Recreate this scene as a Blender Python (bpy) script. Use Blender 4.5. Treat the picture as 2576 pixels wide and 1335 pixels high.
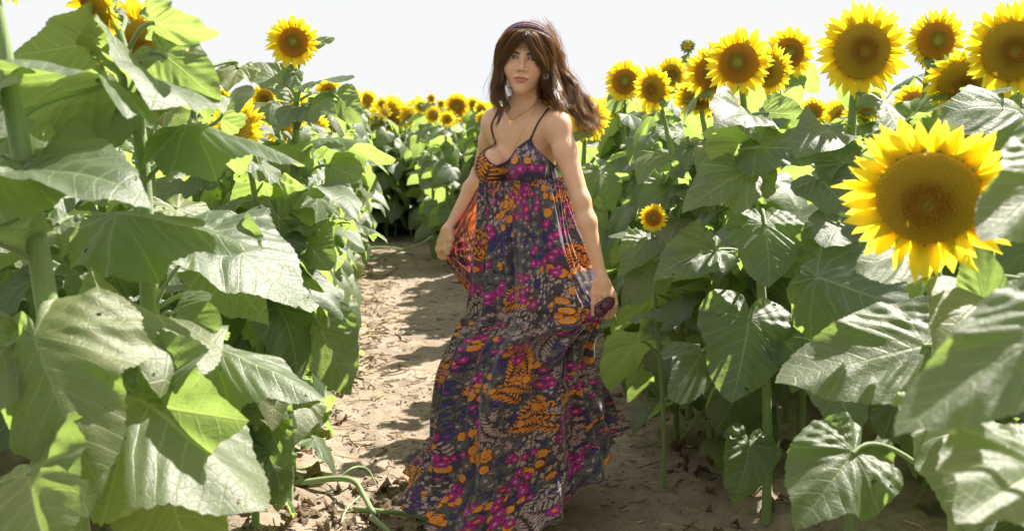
import bpy, math, random
import numpy as np
from mathutils import Vector, Matrix, Quaternion

for o in list(bpy.data.objects):
    bpy.data.objects.remove(o)
SC = bpy.context.scene
COL = SC.collection
R = math.radians

# ------------------------------------------------------------------ camera
CAM_H = 1.40
PITCH = R(8.56)
FPX = 2504.0            # focal length in pixels of a 2576 px wide frame
cam_d = bpy.data.cameras.new('camera')
cam_d.sensor_width = 36.0
cam_d.lens = 36.0 * FPX / 2576.0
cam_d.clip_start = 0.05
cam_d.clip_end = 2000
cam_d.dof.use_dof = True
cam_d.dof.focus_distance = 3.25
cam_d.dof.aperture_fstop = 4.0
cam = bpy.data.objects.new('camera', cam_d)
COL.objects.link(cam)
cam.location = (0, 0, CAM_H)
cam.rotation_euler = (R(90) - PITCH, 0, 0)
SC.camera = cam

# ------------------------------------------------------------------ sky and sun
SUN_AZ = R(50)          # to the right of straight ahead, behind the woman
SUN_EL = R(48)
w = bpy.data.worlds.new('World')
SC.world = w
w.use_nodes = True
nt = w.node_tree
bg = nt.nodes['Background']
sky = nt.nodes.new('ShaderNodeTexSky')
sky.sky_type = 'NISHITA'
sky.sun_disc = False
sky.sun_elevation = SUN_EL
sky.sun_rotation = SUN_AZ
sky.air_density = 1.0
sky.dust_density = 1.0
sky.ozone_density = 1.0
# thin white summer haze: the blue is mostly washed out of the sky
hsv = nt.nodes.new('ShaderNodeHueSaturation')
hsv.inputs['Saturation'].default_value = 0.32
nt.links.new(sky.outputs[0], hsv.inputs['Color'])
mn = nt.nodes.new('ShaderNodeMix'); mn.data_type = 'RGBA'; mn.blend_type = 'DARKEN'
mn.inputs[0].default_value = 1.0
mn.inputs[7].default_value = (1.90, 1.91, 1.95, 1)
nt.links.new(hsv.outputs[0], mn.inputs[6])
nt.links.new(mn.outputs[2], bg.inputs['Color'])
bg.inputs['Strength'].default_value = 0.15

sl = bpy.data.lights.new('sun', 'SUN')
sl.energy = 4.4
sl.angle = R(0.5)
sl.color = (1.0, 0.93, 0.82)
sun = bpy.data.objects.new('sun', sl)
COL.objects.link(sun)
sdir = Vector((math.sin(SUN_AZ) * math.cos(SUN_EL), math.cos(SUN_AZ) * math.cos(SUN_EL), math.sin(SUN_EL)))
sun.rotation_euler = sdir.to_track_quat('Z', 'Y').to_euler()
sun.location = (3, 6, 8)

SC.view_settings.view_transform = 'Standard'
SC.view_settings.look = 'None'
SC.view_settings.exposure = 1.72
SC.view_settings.gamma = 1.0
SC.view_settings.use_curve_mapping = False
SC.render.engine = 'CYCLES'
SC.cycles.max_bounces = 10
SC.cycles.diffuse_bounces = 5
SC.cycles.transmission_bounces = 6
SC.cycles.transparent_max_bounces = 12
SC.cycles.use_denoising = True

# ------------------------------------------------------------------ helpers
def at(px, py, Y):
    """point where the view ray through (px, py) of the 2576x1335 view meets the plane y = Y"""
    a, b = (px - 1288.0) / FPX, (667.5 - py) / FPX
    c, s = math.cos(PITCH), math.sin(PITCH)
    d = Vector((a, c + b * s, -s + b * c))
    return Vector((0, 0, CAM_H)) + d * (Y / d.y)

def gz(px, py):
    """point on the ground (z = 0) seen at (px, py)"""
    a, b = (px - 1288.0) / FPX, (667.5 - py) / FPX
    c, s = math.cos(PITCH), math.sin(PITCH)
    d = Vector((a, c + b * s, -s + b * c))
    return Vector((0, 0, CAM_H)) + d * (-CAM_H / d.z)

def mesh(name, V, F, mats=(), mi=None, uv=None, smooth=True, col=None):
    """V (n,3); F list of faces or an int array (m,3|4); uv / col per vertex"""
    V = np.asarray(V, dtype=np.float64)
    me = bpy.data.meshes.new(name)
    if isinstance(F, np.ndarray):
        k = F.shape[1]
        me.vertices.add(len(V)); me.vertices.foreach_set('co', V.astype(np.float32).ravel())
        me.loops.add(F.size); me.loops.foreach_set('vertex_index', F.astype(np.int32).ravel())
        me.polygons.add(len(F))
        me.polygons.foreach_set('loop_start', np.arange(0, F.size, k, dtype=np.int32))
        me.update(calc_edges=True)
    else:
        me.from_pydata([tuple(v) for v in V], [], F)
    for m in mats:
        me.materials.append(m)
    if mi is not None:
        me.polygons.foreach_set('material_index', np.asarray(mi, dtype=np.int32))
    if smooth:
        me.polygons.foreach_set('use_smooth', np.ones(len(me.polygons), dtype=bool))
    li = None
    if uv is not None or col is not None:
        li = np.empty(len(me.loops), dtype=np.int32); me.loops.foreach_get('vertex_index', li)
    if uv is not None:
        l = me.uv_layers.new(name='UVMap')
        l.data.foreach_set('uv', np.asarray(uv, dtype=np.float32)[li].ravel())
    if col is not None:
        ca = me.color_attributes.new('Col', 'FLOAT_COLOR', 'POINT')
        c4 = np.ones((len(V), 4), dtype=np.float32); c4[:, :3] = col
        ca.data.foreach_set('color', c4.ravel())
    me.update()
    return me

def put(name, me, parent=None, M=None, kind=None):
    o = bpy.data.objects.new(name, me)
    COL.objects.link(o)
    if parent is not None:
        o.parent = parent
    if M is not None:
        o.matrix_local = M
    if kind:
        o['kind'] = kind
    return o

def root(name, label, cat, loc=(0, 0, 0), group=None):
    o = bpy.data.objects.new(name, None)
    o.empty_display_size = 0.1
    COL.objects.link(o)
    o.location = loc
    o['label'] = label; o['category'] = cat
    if group:
        o['group'] = group
    return o

def tag(o, label, cat, group=None):
    o['label'] = label; o['category'] = cat
    if group:
        o['group'] = group
    return o

def grid_faces(nu, nv, wrap_u=False):
    """vertex index = v*nu + u"""
    iu = np.arange(nu if wrap_u else nu - 1); iv = np.arange(nv - 1)
    U, W = np.meshgrid(iu, iv)
    U2 = (U + 1) % nu
    return np.stack([W * nu + U, W * nu + U2, (W + 1) * nu + U2, (W + 1) * nu + U], -1).reshape(-1, 4)

def tube(P, rad, sides=8, cap=True):
    """swept tube through points P with radii rad; returns V, F(list)"""
    P = [Vector(p) for p in P]
    n = len(P)
    rad = [rad] * n if not hasattr(rad, '__len__') else rad
    V = []
    prev = None
    for i in range(n):
        t = (P[min(i + 1, n - 1)] - P[max(i - 1, 0)])
        if t.length < 1e-9: t = Vector((0, 0, 1))
        t.normalize()
        if prev is None:
            a = Vector((1, 0, 0)) if abs(t.x) < 0.8 else Vector((0, 1, 0))
            u = (a - t * a.dot(t)).normalized()
        else:
            u = (prev - t * prev.dot(t)).normalized()
        prev = u
        v = t.cross(u)
        for k in range(sides):
            an = 2 * math.pi * k / sides
            V.append(P[i] + (u * math.cos(an) + v * math.sin(an)) * rad[i])
    F = []
    for i in range(n - 1):
        for k in range(sides):
            k2 = (k + 1) % sides
            F.append((i * sides + k, i * sides + k2, (i + 1) * sides + k2, (i + 1) * sides + k))
    if cap:
        F.append(tuple(range(sides - 1, -1, -1)))
        F.append(tuple((n - 1) * sides + k for k in range(sides)))
    return V, F

def bez(a, b, c, d, n):
    out = []
    for i in range(n):
        t = i / (n - 1)
        out.append(a * (1 - t) ** 3 + b * (3 * t * (1 - t) ** 2) + c * (3 * t * t * (1 - t)) + d * t ** 3)
    return out

def catmull(P, n):
    P = [Vector(p) for p in P]
    P = [P[0] * 2 - P[1]] + P + [P[-1] * 2 - P[-2]]
    out = []
    m = len(P) - 3
    for i in range(n):
        s = i / (n - 1) * m
        k = min(int(s), m - 1); t = s - k
        a, b, c, d = P[k:k + 4]
        out.append(0.5 * ((2 * b) + (c - a) * t + (2 * a - 5 * b + 4 * c - d) * t * t + (3 * b - a - 3 * c + d) * t ** 3))
    return out

class Join:
    def __init__(s): s.V = []; s.F = []; s.mi = []; s.uv = []
    def add(s, V, F, m=0, uv=None):
        b = len(s.V)
        s.V.extend(tuple(v) for v in V)
        s.F.extend(tuple(b + i for i in f) for f in F)
        s.mi.extend([m] * len(F))
        s.uv.extend([tuple(u) for u in uv] if uv is not None else [(0.0, 0.0)] * len(V))
    def mesh(s, name, mats, smooth=True):
        return mesh(name, np.array(s.V), s.F, mats, s.mi, np.array(s.uv), smooth)

def vnoise(x, y, seed, scale=1.0):
    rng = np.random.RandomState(seed)
    L = rng.rand(256, 256)
    x = np.asarray(x) * scale + 1000; y = np.asarray(y) * scale + 1000
    xi = np.floor(x).astype(int); yi = np.floor(y).astype(int)
    fx = x - xi; fy = y - yi
    fx = fx * fx * (3 - 2 * fx); fy = fy * fy * (3 - 2 * fy)
    a = L[xi % 256, yi % 256]; b = L[(xi + 1) % 256, yi % 256]
    c = L[xi % 256, (yi + 1) % 256]; d = L[(xi + 1) % 256, (yi + 1) % 256]
    return (a * (1 - fx) + b * fx) * (1 - fy) + (c * (1 - fx) + d * fx) * fy

# ------------------------------------------------------------------ materials
class NT:
    """tiny wrapper for building node trees"""
    def __init__(s, name):
        s.m = bpy.data.materials.new(name); s.m.use_nodes = True
        s.t = s.m.node_tree; s.t.nodes.clear()
        s.out = s.t.nodes.new('ShaderNodeOutputMaterial')
    def n(s, typ, **kw):
        x = s.t.nodes.new('ShaderNode' + typ)
        for k, v in kw.items(): setattr(x, k, v)
        return x
    def l(s, a, b): s.t.links.new(a, b)
    def put(s, sock, v):
        if hasattr(v, 'node'): s.l(v, sock)
        else:
            sock.default_value = v
    def math(s, op, a, b=None, c=None, clamp=False):
        x = s.n('Math', operation=op, use_clamp=clamp)
        s.put(x.inputs[0], a)
        if b is not None: s.put(x.inputs[1], b)
        if c is not None: s.put(x.inputs[2], c)
        return x.outputs[0]
    def mix(s, f, a, b, typ='MIX'):
        x = s.n('Mix', data_type='RGBA', blend_type=typ)
        s.put(x.inputs[0], f); s.put(x.inputs[6], a); s.put(x.inputs[7], b)
        return x.outputs[2]
    def noise(s, vec, scale, detail=3, rough=0.55):
        x = s.n('TexNoise'); x.inputs['Scale'].default_value = scale
        x.inputs['Detail'].default_value = detail; x.inputs['Roughness'].default_value = rough
        if vec is not None: s.l(vec, x.inputs['Vector'])
        return x.outputs[0]
    def ramp(s, f, stops):
        x = s.n('ValToRGB'); s.put(x.inputs[0], f)
        e = x.color_ramp.elements
        while len(e) < len(stops): e.new(0.5)
        for i, (p, c) in enumerate(stops):
            e[i].position = p; e[i].color = (*c, 1) if len(c) == 3 else c
        return x.outputs[0]
    def principled(s, **kw):
        x = s.n('BsdfPrincipled')
        for k, v in kw.items(): s.put(x.inputs[k.replace('_', ' ')], v)
        return x
    def bump(s, h, strength, dist=0.01):
        x = s.n('Bump'); s.put(x.inputs['Height'], h); x.inputs['Strength'].default_value = strength
        x.inputs['Distance'].default_value = dist
        return x.outputs[0]

def c4(r, g, b): return (r, g, b, 1.0)

def leaf_material():
    t = NT('sunflower_leaf')
    uv = t.n('UVMap').outputs[0]
    sx = t.n('SeparateXYZ'); t.l(uv, sx.inputs[0])
    x, y = sx.outputs[0], sx.outputs[1]
    ax = t.math('ABSOLUTE', x)
    # pinnate veins: lines leaving the midrib and curving toward the tip
    wob = t.math('MULTIPLY', t.math('SUBTRACT', t.noise(uv, 3.2, 2), 0.5), 0.10)
    c0 = t.math('SUBTRACT', y, t.math('ADD', t.math('MULTIPLY', ax, 0.62), t.math('MULTIPLY', t.math('MULTIPLY', ax, ax), 1.0)))
    c0 = t.math('ADD', c0, wob)
    k = t.math('DIVIDE', t.math('ADD', c0, 1.92), 0.16)
    fr = t.math('ABSOLUTE', t.math('SUBTRACT', t.math('FRACT', k), 0.5))
    wd = t.math('ADD', 0.075, t.math('MULTIPLY', ax, -0.12))
    side = t.math('SUBTRACT', 1.0, t.math('DIVIDE', fr, wd), clamp=True)
    side = t.math('MULTIPLY', side, t.math('GREATER_THAN', c0, 0.0))
    # the lobes by the stalk carry veins that fan out from the joint
    rad = t.math('SQRT', t.math('ADD', t.math('MULTIPLY', x, x), t.math('MULTIPLY', y, y)))
    an = t.math('ADD', t.math('ARCTAN2', ax, y), t.math('MULTIPLY', wob, 2.0))
    pf = t.math('ABSOLUTE', t.math('SUBTRACT', t.math('FRACT', t.math('DIVIDE', t.math('SUBTRACT', an, 0.62), 0.62)), 0.5))
    pw = t.math('MULTIPLY', pf, t.math('MULTIPLY', rad, 0.62))
    polar = t.math('SUBTRACT', 1.0, t.math('DIVIDE', pw, 0.011), clamp=True)
    polar = t.math('MULTIPLY', polar, t.math('LESS_THAN', c0, 0.0))
    side = t.math('MAXIMUM', side, polar)
    mid = t.math('SUBTRACT', 1.0, t.math('DIVIDE', ax, t.math('SUBTRACT', 0.022, t.math('MULTIPLY', y, 0.017))), clamp=True)
    mid = t.math('MULTIPLY', mid, t.math('GREATER_THAN', y, 0.0))
    # fine net of veinlets
    vor = t.n('TexVoronoi', feature='DISTANCE_TO_EDGE'); t.l(uv, vor.inputs['Vector']); vor.inputs['Scale'].default_value = 17
    net = t.math('SUBTRACT', 1.0, t.math('DIVIDE', vor.outputs[0], 0.07), clamp=True)
    vein = t.math('MAXIMUM', mid, t.math('MULTIPLY', side, 0.75))
    info = t.n('ObjectInfo')
    rnd = info.outputs['Random']
    geo = t.n('NewGeometry')
    tc = t.n('TexCoord').outputs['Object']
    n1 = t.noise(geo.outputs['Position'], 9.0, 4)
    n2 = t.noise(tc, 120.0, 3)
    base = t.mix(n1, c4(0.026, 0.050, 0.026), c4(0.054, 0.084, 0.040))
    base = t.mix(t.math('MULTIPLY', rnd, 0.5), base, c4(0.075, 0.095, 0.05))
    base = t.mix(t.math('MULTIPLY', t.math('POWER', rnd, 7.0), 0.8), base, c4(0.15, 0.15, 0.035))
    base = t.mix(t.math('MULTIPLY', net, 0.18), base, c4(0.12, 0.18, 0.08))
    base = t.mix(t.math('MULTIPLY', vein, 0.8), base, c4(0.24, 0.30, 0.14))
    # pollen dust and small brown scorch marks
    spot = t.noise(tc, 26.0, 5, 0.7)
    dots = t.math('MULTIPLY', t.math('GREATER_THAN', t.math('ADD', spot, t.math('MULTIPLY', rnd, 0.05)), 0.685), 0.8)
    base = t.mix(dots, base, c4(0.10, 0.07, 0.03))
    back = t.mix(0.45, base, c4(0.20, 0.25, 0.15))
    colr = t.mix(geo.outputs['Backfacing'], base, back)
    h = t.math('ADD', t.math('MULTIPLY', vein, -0.7), t.math('MULTIPLY', t.math('ADD', t.math('MULTIPLY', net, -0.5), n2), 0.5))
    nrm = t.bump(t.math('ADD', h, t.math('MULTIPLY', t.noise(uv, 12.0, 2), 1.2)), 0.32, 0.005)
    rough = t.math('ADD', 0.38, t.math('MULTIPLY', n2, 0.22))
    p = t.principled(Base_Color=colr, Roughness=rough, Normal=nrm)
    p.inputs['Specular IOR Level'].default_value = 0.85
    p.inputs['Sheen Weight'].default_value = 0.15
    p.inputs['Sheen Roughness'].default_value = 0.4
    tr = t.n('BsdfTranslucent')
    tcol = t.mix(n1, c4(0.40, 0.60, 0.10), c4(0.56, 0.76, 0.18))
    tcol = t.mix(t.math('MULTIPLY', vein, 0.55), tcol, c4(0.72, 0.80, 0.30))
    tcol = t.mix(dots, tcol, c4(0.15, 0.10, 0.03))
    t.l(tcol, tr.inputs[0]); t.l(nrm, tr.inputs['Normal'])
    mx = t.n('MixShader'); mx.inputs[0].default_value = 0.40
    t.l(p.outputs[0], mx.inputs[1]); t.l(tr.outputs[0], mx.inputs[2])
    # insect holes right through the blade
    hv = t.n('TexVoronoi', feature='F1'); t.l(uv, hv.inputs['Vector']); hv.inputs['Scale'].default_value = 7.0
    sw = t.n('SeparateColor'); t.l(hv.outputs['Color'], sw.inputs[0])
    jag = t.math('MULTIPLY', t.noise(uv, 40.0, 2), 0.09)
    hole = t.math('MULTIPLY', t.math('LESS_THAN', t.math('ADD', hv.outputs['Distance'], jag), 0.19),
                  t.math('GREATER_THAN', t.math('FRACT', t.math('ADD', sw.outputs[0], t.math('MULTIPLY', rnd, 7.0))), 0.82))
    hole = t.math('MULTIPLY', hole, t.math('GREATER_THAN', ax, 0.06))
    tp = t.n('BsdfTransparent')
    m2 = t.n('MixShader'); t.l(hole, m2.inputs[0]); t.l(mx.outputs[0], m2.inputs[1]); t.l(tp.outputs[0], m2.inputs[2])
    t.l(m2.outputs[0], t.out.inputs[0])
    return t.m

def stem_material():
    t = NT('sunflower_stem')
    tc = t.n('TexCoord').outputs['Object']
    mp = t.n('Mapping'); mp.inputs['Scale'].default_value = (60, 60, 3); t.l(tc, mp.inputs['Vector'])
    n = t.noise(mp.outputs[0], 3.0, 4)
    n2 = t.noise(tc, 300, 2)
    c = t.mix(n, c4(0.15, 0.24, 0.07), c4(0.30, 0.40, 0.17))
    p = t.principled(Base_Color=c, Roughness=0.45, Normal=t.bump(t.math('ADD', n, t.math('MULTIPLY', n2, 0.5)), 0.5, 0.003))
    p.inputs['Sheen Weight'].default_value = 0.5
    tr = t.n('BsdfTranslucent'); tr.inputs[0].default_value = c4(0.4, 0.55, 0.15)
    mx = t.n('MixShader'); mx.inputs[0].default_value = 0.18
    t.l(p.outputs[0], mx.inputs[1]); t.l(tr.outputs[0], mx.inputs[2]); t.l(mx.outputs[0], t.out.inputs[0])
    return t.m

def petal_material():
    t = NT('sunflower_petal')
    uv = t.n('UVMap').outputs[0]
    sx = t.n('SeparateXYZ'); t.l(uv, sx.inputs[0])
    mp = t.n('Mapping'); mp.inputs['Scale'].default_value = (14, 1.2, 1); t.l(uv, mp.inputs['Vector'])
    st = t.noise(mp.outputs[0], 3.0, 2)
    rnd = t.n('ObjectInfo').outputs['Random']
    c = t.ramp(sx.outputs[1], [(0.0, (0.70, 0.34, 0.008)), (0.30, (0.90, 0.66, 0.015)), (0.9, (0.92, 0.76, 0.04))])
    c = t.mix(t.math('MULTIPLY', st, 0.35), c, c4(0.84, 0.54, 0.008))
    tcl = t.ramp(sx.outputs[1], [(0.0, (0.95, 0.48, 0.01)), (0.35, (1.0, 0.78, 0.02)), (1.0, (1.0, 0.87, 0.08))])
    p = t.principled(Base_Color=c, Roughness=0.5, Normal=t.bump(st, 0.5, 0.002))
    p.inputs['Specular IOR Level'].default_value = 0.35
    tr = t.n('BsdfTranslucent'); t.l(tcl, tr.inputs[0])
    mx = t.n('MixShader'); mx.inputs[0].default_value = 0.52
    t.l(p.outputs[0], mx.inputs[1]); t.l(tr.outputs[0], mx.inputs[2]); t.l(mx.outputs[0], t.out.inputs[0])
    return t.m

def disc_material(name, stops):
    """stops over the radius of the disc, read from the UV's x (0 centre, 1 rim)"""
    t = NT(name)
    uv = t.n('UVMap').outputs[0]
    sx = t.n('SeparateXYZ'); t.l(uv, sx.inputs[0])
    tc = t.n('TexCoord').outputs['Object']
    n = t.noise(tc, 90, 3)
    f = t.math('ADD', sx.outputs[0], t.math('MULTIPLY', t.math('SUBTRACT', n, 0.5), 0.25))
    c = t.ramp(f, stops)
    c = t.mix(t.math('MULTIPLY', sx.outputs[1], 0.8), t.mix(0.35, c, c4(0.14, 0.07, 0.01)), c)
    p = t.principled(Base_Color=c, Roughness=0.75)
    tr = t.n('BsdfTranslucent'); t.l(c, tr.inputs[0])
    mx = t.n('MixShader'); mx.inputs[0].default_value = 0.3
    t.l(p.outputs[0], mx.inputs[1]); t.l(tr.outputs[0], mx.inputs[2]); t.l(mx.outputs[0], t.out.inputs[0])
    return t.m

def simple(name, a, b=None, scale=20, rough=0.8, bump=0.3, dist=0.004, trans=0, tcol=None, spec=0.3):
    t = NT(name)
    tc = t.n('TexCoord').outputs['Object']
    n = t.noise(tc, scale, 5, 0.6)
    c = t.mix(n, c4(*a), c4(*(b or a)))
    p = t.principled(Base_Color=c, Roughness=rough, Normal=t.bump(n, bump, dist))
    p.inputs['Specular IOR Level'].default_value = spec
    o = p.outputs[0]
    if trans:
        tr = t.n('BsdfTranslucent'); tr.inputs[0].default_value = c4(*(tcol or b or a))
        mx = t.n('MixShader'); mx.inputs[0].default_value = trans
        t.l(p.outputs[0], mx.inputs[1]); t.l(tr.outputs[0], mx.inputs[2]); o = mx.outputs[0]
    t.l(o, t.out.inputs[0])
    return t.m

def soil_material():
    t = NT('soil')
    tc = t.n('NewGeometry').outputs['Position']
    n1 = t.noise(tc, 1.3, 5, 0.6)
    n2 = t.noise(tc, 14.0, 6, 0.65)
    n3 = t.noise(tc, 110.0, 4, 0.7)
    c = t.ramp(n1, [(0.3, (0.25, 0.20, 0.155)), (0.55, (0.33, 0.27, 0.21)), (0.8, (0.40, 0.34, 0.275))])
    c = t.mix(t.ramp(n2, [(0.40, (0, 0, 0)), (0.62, (0.6, 0.6, 0.6))]), c, c4(0.20, 0.145, 0.10))
    c = t.mix(t.ramp(n3, [(0.58, (0, 0, 0)), (0.68, (0.7, 0.7, 0.7))]), c, c4(0.10, 0.07, 0.045))
    vor = t.n('TexVoronoi', feature='DISTANCE_TO_EDGE'); t.l(tc, vor.inputs['Vector']); vor.inputs['Scale'].default_value = 7
    cr = t.math('SUBTRACT', 1.0, t.math('DIVIDE', vor.outputs[0], 0.012), clamp=True)
    h = t.math('ADD', t.math('ADD', t.math('MULTIPLY', n2, 0.8), t.math('MULTIPLY', n3, 0.35)), t.math('MULTIPLY', cr, -0.05))
    p = t.principled(Base_Color=c, Roughness=0.92, Normal=t.bump(h, 0.9, 0.02))
    p.inputs['Specular IOR Level'].default_value = 0.25
    t.l(p.outputs[0], t.out.inputs[0])
    return t.m

M_LEAF = leaf_material()
M_STEM = stem_material()
M_PETAL = petal_material()
M_DISC = disc_material('disc_ripe', [(0.0, (0.34, 0.30, 0.03)), (0.14, (0.42, 0.28, 0.03)), (0.24, (0.52, 0.25, 0.02)), (0.42, (0.56, 0.33, 0.025)), (0.60, (0.64, 0.45, 0.035)), (1.0, (0.78, 0.56, 0.04))])
M_DISC2 = disc_material('disc_young', [(0.0, (0.42, 0.48, 0.06)), (0.3, (0.46, 0.38, 0.05)), (0.5, (0.56, 0.27, 0.02)), (0.75, (0.66, 0.31, 0.015)), (1.0, (0.78, 0.42, 0.02))])
M_CALYX = simple('flower_back_green', (0.07, 0.13, 0.04), (0.14, 0.22, 0.07), 60, 0.6, 0.3, 0.003, 0.2, (0.35, 0.5, 0.1))
M_DRYLEAF = simple('dry_leaf', (0.055, 0.040, 0.026), (0.19, 0.135, 0.085), 30, 0.85, 0.6, 0.01, 0.12, (0.35, 0.2, 0.08))
M_STRAW = simple('straw', (0.30, 0.22, 0.12), (0.50, 0.40, 0.25), 15, 0.8, 0.3)
M_SOIL = soil_material()

# ------------------------------------------------------------------ ground
def path_c(Y):
    Y = np.asarray(Y, dtype=float)
    return 0.03 - 0.135 * np.clip(Y - 3.4, 0, 8.5)

def spaced(lo, a, b, hi, step, ratio=1.18):
    m = list(np.arange(a, b, step)); s = step; v = m[-1]
    while v < hi: s *= ratio; v += s; m.append(v)
    s = step; v = m[0]
    while v > lo: s *= ratio; v -= s; m.insert(0, v)
    return np.array(m)

gx = spaced(-160, -2.3, 2.5, 160, 0.02)
gy = spaced(-30, 2.4, 11.0, 400, 0.024, 1.12)
X, Y = np.meshgrid(gx, gy)
c = path_c(Y)
off = np.abs(X - c)
row = np.clip((off - 0.55) / 0.35, 0, 1)
Z = 0.05 * row * row                                     # soil heaped along the rows
fade = np.clip((14 - Y) / 6, 0, 1) * np.clip((6 - np.abs(X)) / 3, 0, 1)
Z += fade * (0.035 * (vnoise(X, Y, 1, 2.6) - 0.5) + 0.022 * (vnoise(X, Y, 2, 7) - 0.5)
     + (0.010 + 0.016 * row) * (vnoise(X, Y, 3, 22) - 0.5) + 0.008 * (vnoise(X, Y, 4, 48) - 0.5))
clod = np.clip(vnoise(X, Y, 5, 11) - 0.66, 0, 1) * 0.10 * (0.35 + row)
Z += fade * clod
Z -= Z[(np.abs(X) < 0.3) & (Y > 3) & (Y < 5)].mean()
V = np.stack([X, Y, Z], -1).reshape(-1, 3)
g = put('ground', mesh('ground', V, grid_faces(len(gx), len(gy)), [M_SOIL]), kind='structure')

def ground_z(x, y):
    i = np.clip(np.searchsorted(gx, x), 1, len(gx) - 1); j = np.clip(np.searchsorted(gy, y), 1, len(gy) - 1)
    return float(Z[j, i])

# ------------------------------------------------------------------ leaf blades
PHI = np.array([0, 12, 25, 40, 58, 75, 95, 115, 135, 152, 166, 176, 180.0])
RAD = np.array([1.0, .83, .70, .605, .545, .52, .49, .455, .415, .37, .30, .17, .09])

def blade(nphi, nring, seed, droop=0.5, fold=0.1, wave=0.03, wide=1.0, teeth=True, roll_edge=0.0):
    """heart-shaped blade, petiole joint at the origin, tip toward +X, upper face +Z, length 1"""
    rng = np.random.RandomState(seed)
    ph = np.linspace(-180, 180, nphi)
    r = np.interp(np.abs(ph), PHI, RAD)
    if teeth:
        nt_ = 38 + rng.randint(6)
        tt = (np.abs(ph) / 180 * nt_) % 1.0
        r = r * (1 + 0.035 * (tt - 0.4) * np.clip(np.abs(ph) / 12, 0, 1) * np.clip((172 - np.abs(ph)) / 15, 0, 1))
    r = r * (1 + 0.04 * np.sin(np.radians(ph) * 3 + rng.rand() * 6) + 0.02 * np.sin(np.radians(ph) * 7 + rng.rand() * 6))
    s = np.linspace(0, 1, nring + 1)[1:] ** 0.85
    a = np.radians(ph)
    x = np.outer(s, r * np.cos(a)); y = np.outer(s, r * np.sin(a)) * wide
    x = np.concatenate([[0], x.ravel()]); y = np.concatenate([[0], y.ravel()])
    edge = np.concatenate([[0], np.repeat(s, nphi)])
    an = np.arctan2(y, x + 1e-9)
    k = (x - 0.62 * np.abs(y) - y * y + .10 * (vnoise(x * 3.2, y * 3.2, seed + 3) - .5) + 1.92) / 0.16
    quilt = -0.0075 * np.cos(2 * np.pi * (k - 0.5)) * np.clip(np.abs(y) * 6, 0, 1) * np.clip((1 - edge) * 4 + 0.35, 0, 1)
    p1, p2, p3 = rng.rand(3) * 6.28
    ez = edge ** 2.2
    z = fold * np.abs(y) * 1.2 - roll_edge * (np.abs(y) * 1.8) ** 2.2
    z = z + wave * ez * (np.sin(an * 5 + p1) + 0.7 * np.sin(an * 9 + p2) + 0.3 * np.sin(an * 17 + p3))
    z = z + 0.012 * (vnoise(x * 9, y * 9, seed + 21) - 0.5) * np.clip(edge * 3, 0, 1) + 0.003 * (vnoise(x * 20, y * 20, seed + 22) - 0.5)
    z = z + quilt + 0.02 * (vnoise(x * 5, y * 5, seed) - 0.5) + 0.05 * (vnoise(x * 2.2, y * 2.2, seed + 9) - 0.5)
    z = z - 0.35 * (np.clip(-x, 0, 1) ** 1.3)                  # back lobes hang a little
    uv = np.stack([y, x], -1)
    # bend the length along an arc that starts level and falls
    D = max(droop, 1e-3)
    tw = (rng.rand() - 0.5) * 0.5
    yy = y * np.cos(tw * x) - z * np.sin(tw * x); zz = y * np.sin(tw * x) + z * np.cos(tw * x)
    X2 = np.sin(D * x) / D - zz * np.sin(D * x)
    Z2 = -(1 - np.cos(D * x)) / D + zz * np.cos(D * x)
    V = np.stack([X2, yy + 0.05 * (rng.rand() - 0.5) * x * x, Z2], -1)
    F = [(0, 1 + i, 2 + i) for i in range(nphi - 1)]
    for q in range(nring - 1):
        b = 1 + q * nphi
        F += [(b + i, b + nphi + i, b + nphi + i + 1, b + i + 1) for i in range(nphi - 1)]
    return V, F, uv

HI = []
for i, (d, f, wv, wd, re) in enumerate([(0.7, .10, .030, 1.0, .0), (0.35, .22, .045, .95, .25), (1.1, .05, .035, 1.05, .3), (0.9, .30, .05, .9, .1),
                                        (0.5, -.10, .04, 1.0, .35), (1.3, .15, .05, .95, .0), (0.25, .05, .03, 1.0, .12), (0.8, .18, .06, .85, .2)]):
    V, F, uv = blade(181, 16, 40 + i, d, f, wv * 1.25, wd, True, re)
    HI.append(mesh('leaf_blade', V, F, [M_LEAF], None, uv))

# whole leaves for the rows: petiole and blade in one piece, origin on the stem, growing toward +X
def row_leaf(nphi, nring, seed, pet, up, droop, tilt, sides=5):
    rng = np.random.RandomState(seed)
    J = Join()
    e = Vector((pet * math.cos(up), 0, pet * math.sin(up) * 0.9))
    P = bez(Vector((0, 0, 0)), Vector((pet * .35, 0, pet * up * .75)), Vector((e.x * .8, 0, e.z + .03)), e, 6)
    V, F = tube(P, [.030, .026, .022, .019, .017, .013], sides, False)
    J.add(V, F, 1)
    V, F, uv = blade(nphi, nring, seed, droop, rng.uniform(-.05, .25), rng.uniform(.03, .06), rng.uniform(.85, 1.02), nphi > 60, rng.uniform(0, .3))
    roll = rng.uniform(-.35, .35)
    Mx = Matrix.Translation(e) @ Matrix.Rotation(tilt, 4, 'Y') @ Matrix.Rotation(roll, 4, 'X')
    V = [Mx @ Vector(v) for v in V]
    J.add(V, F, 0, uv)
    return J

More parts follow.
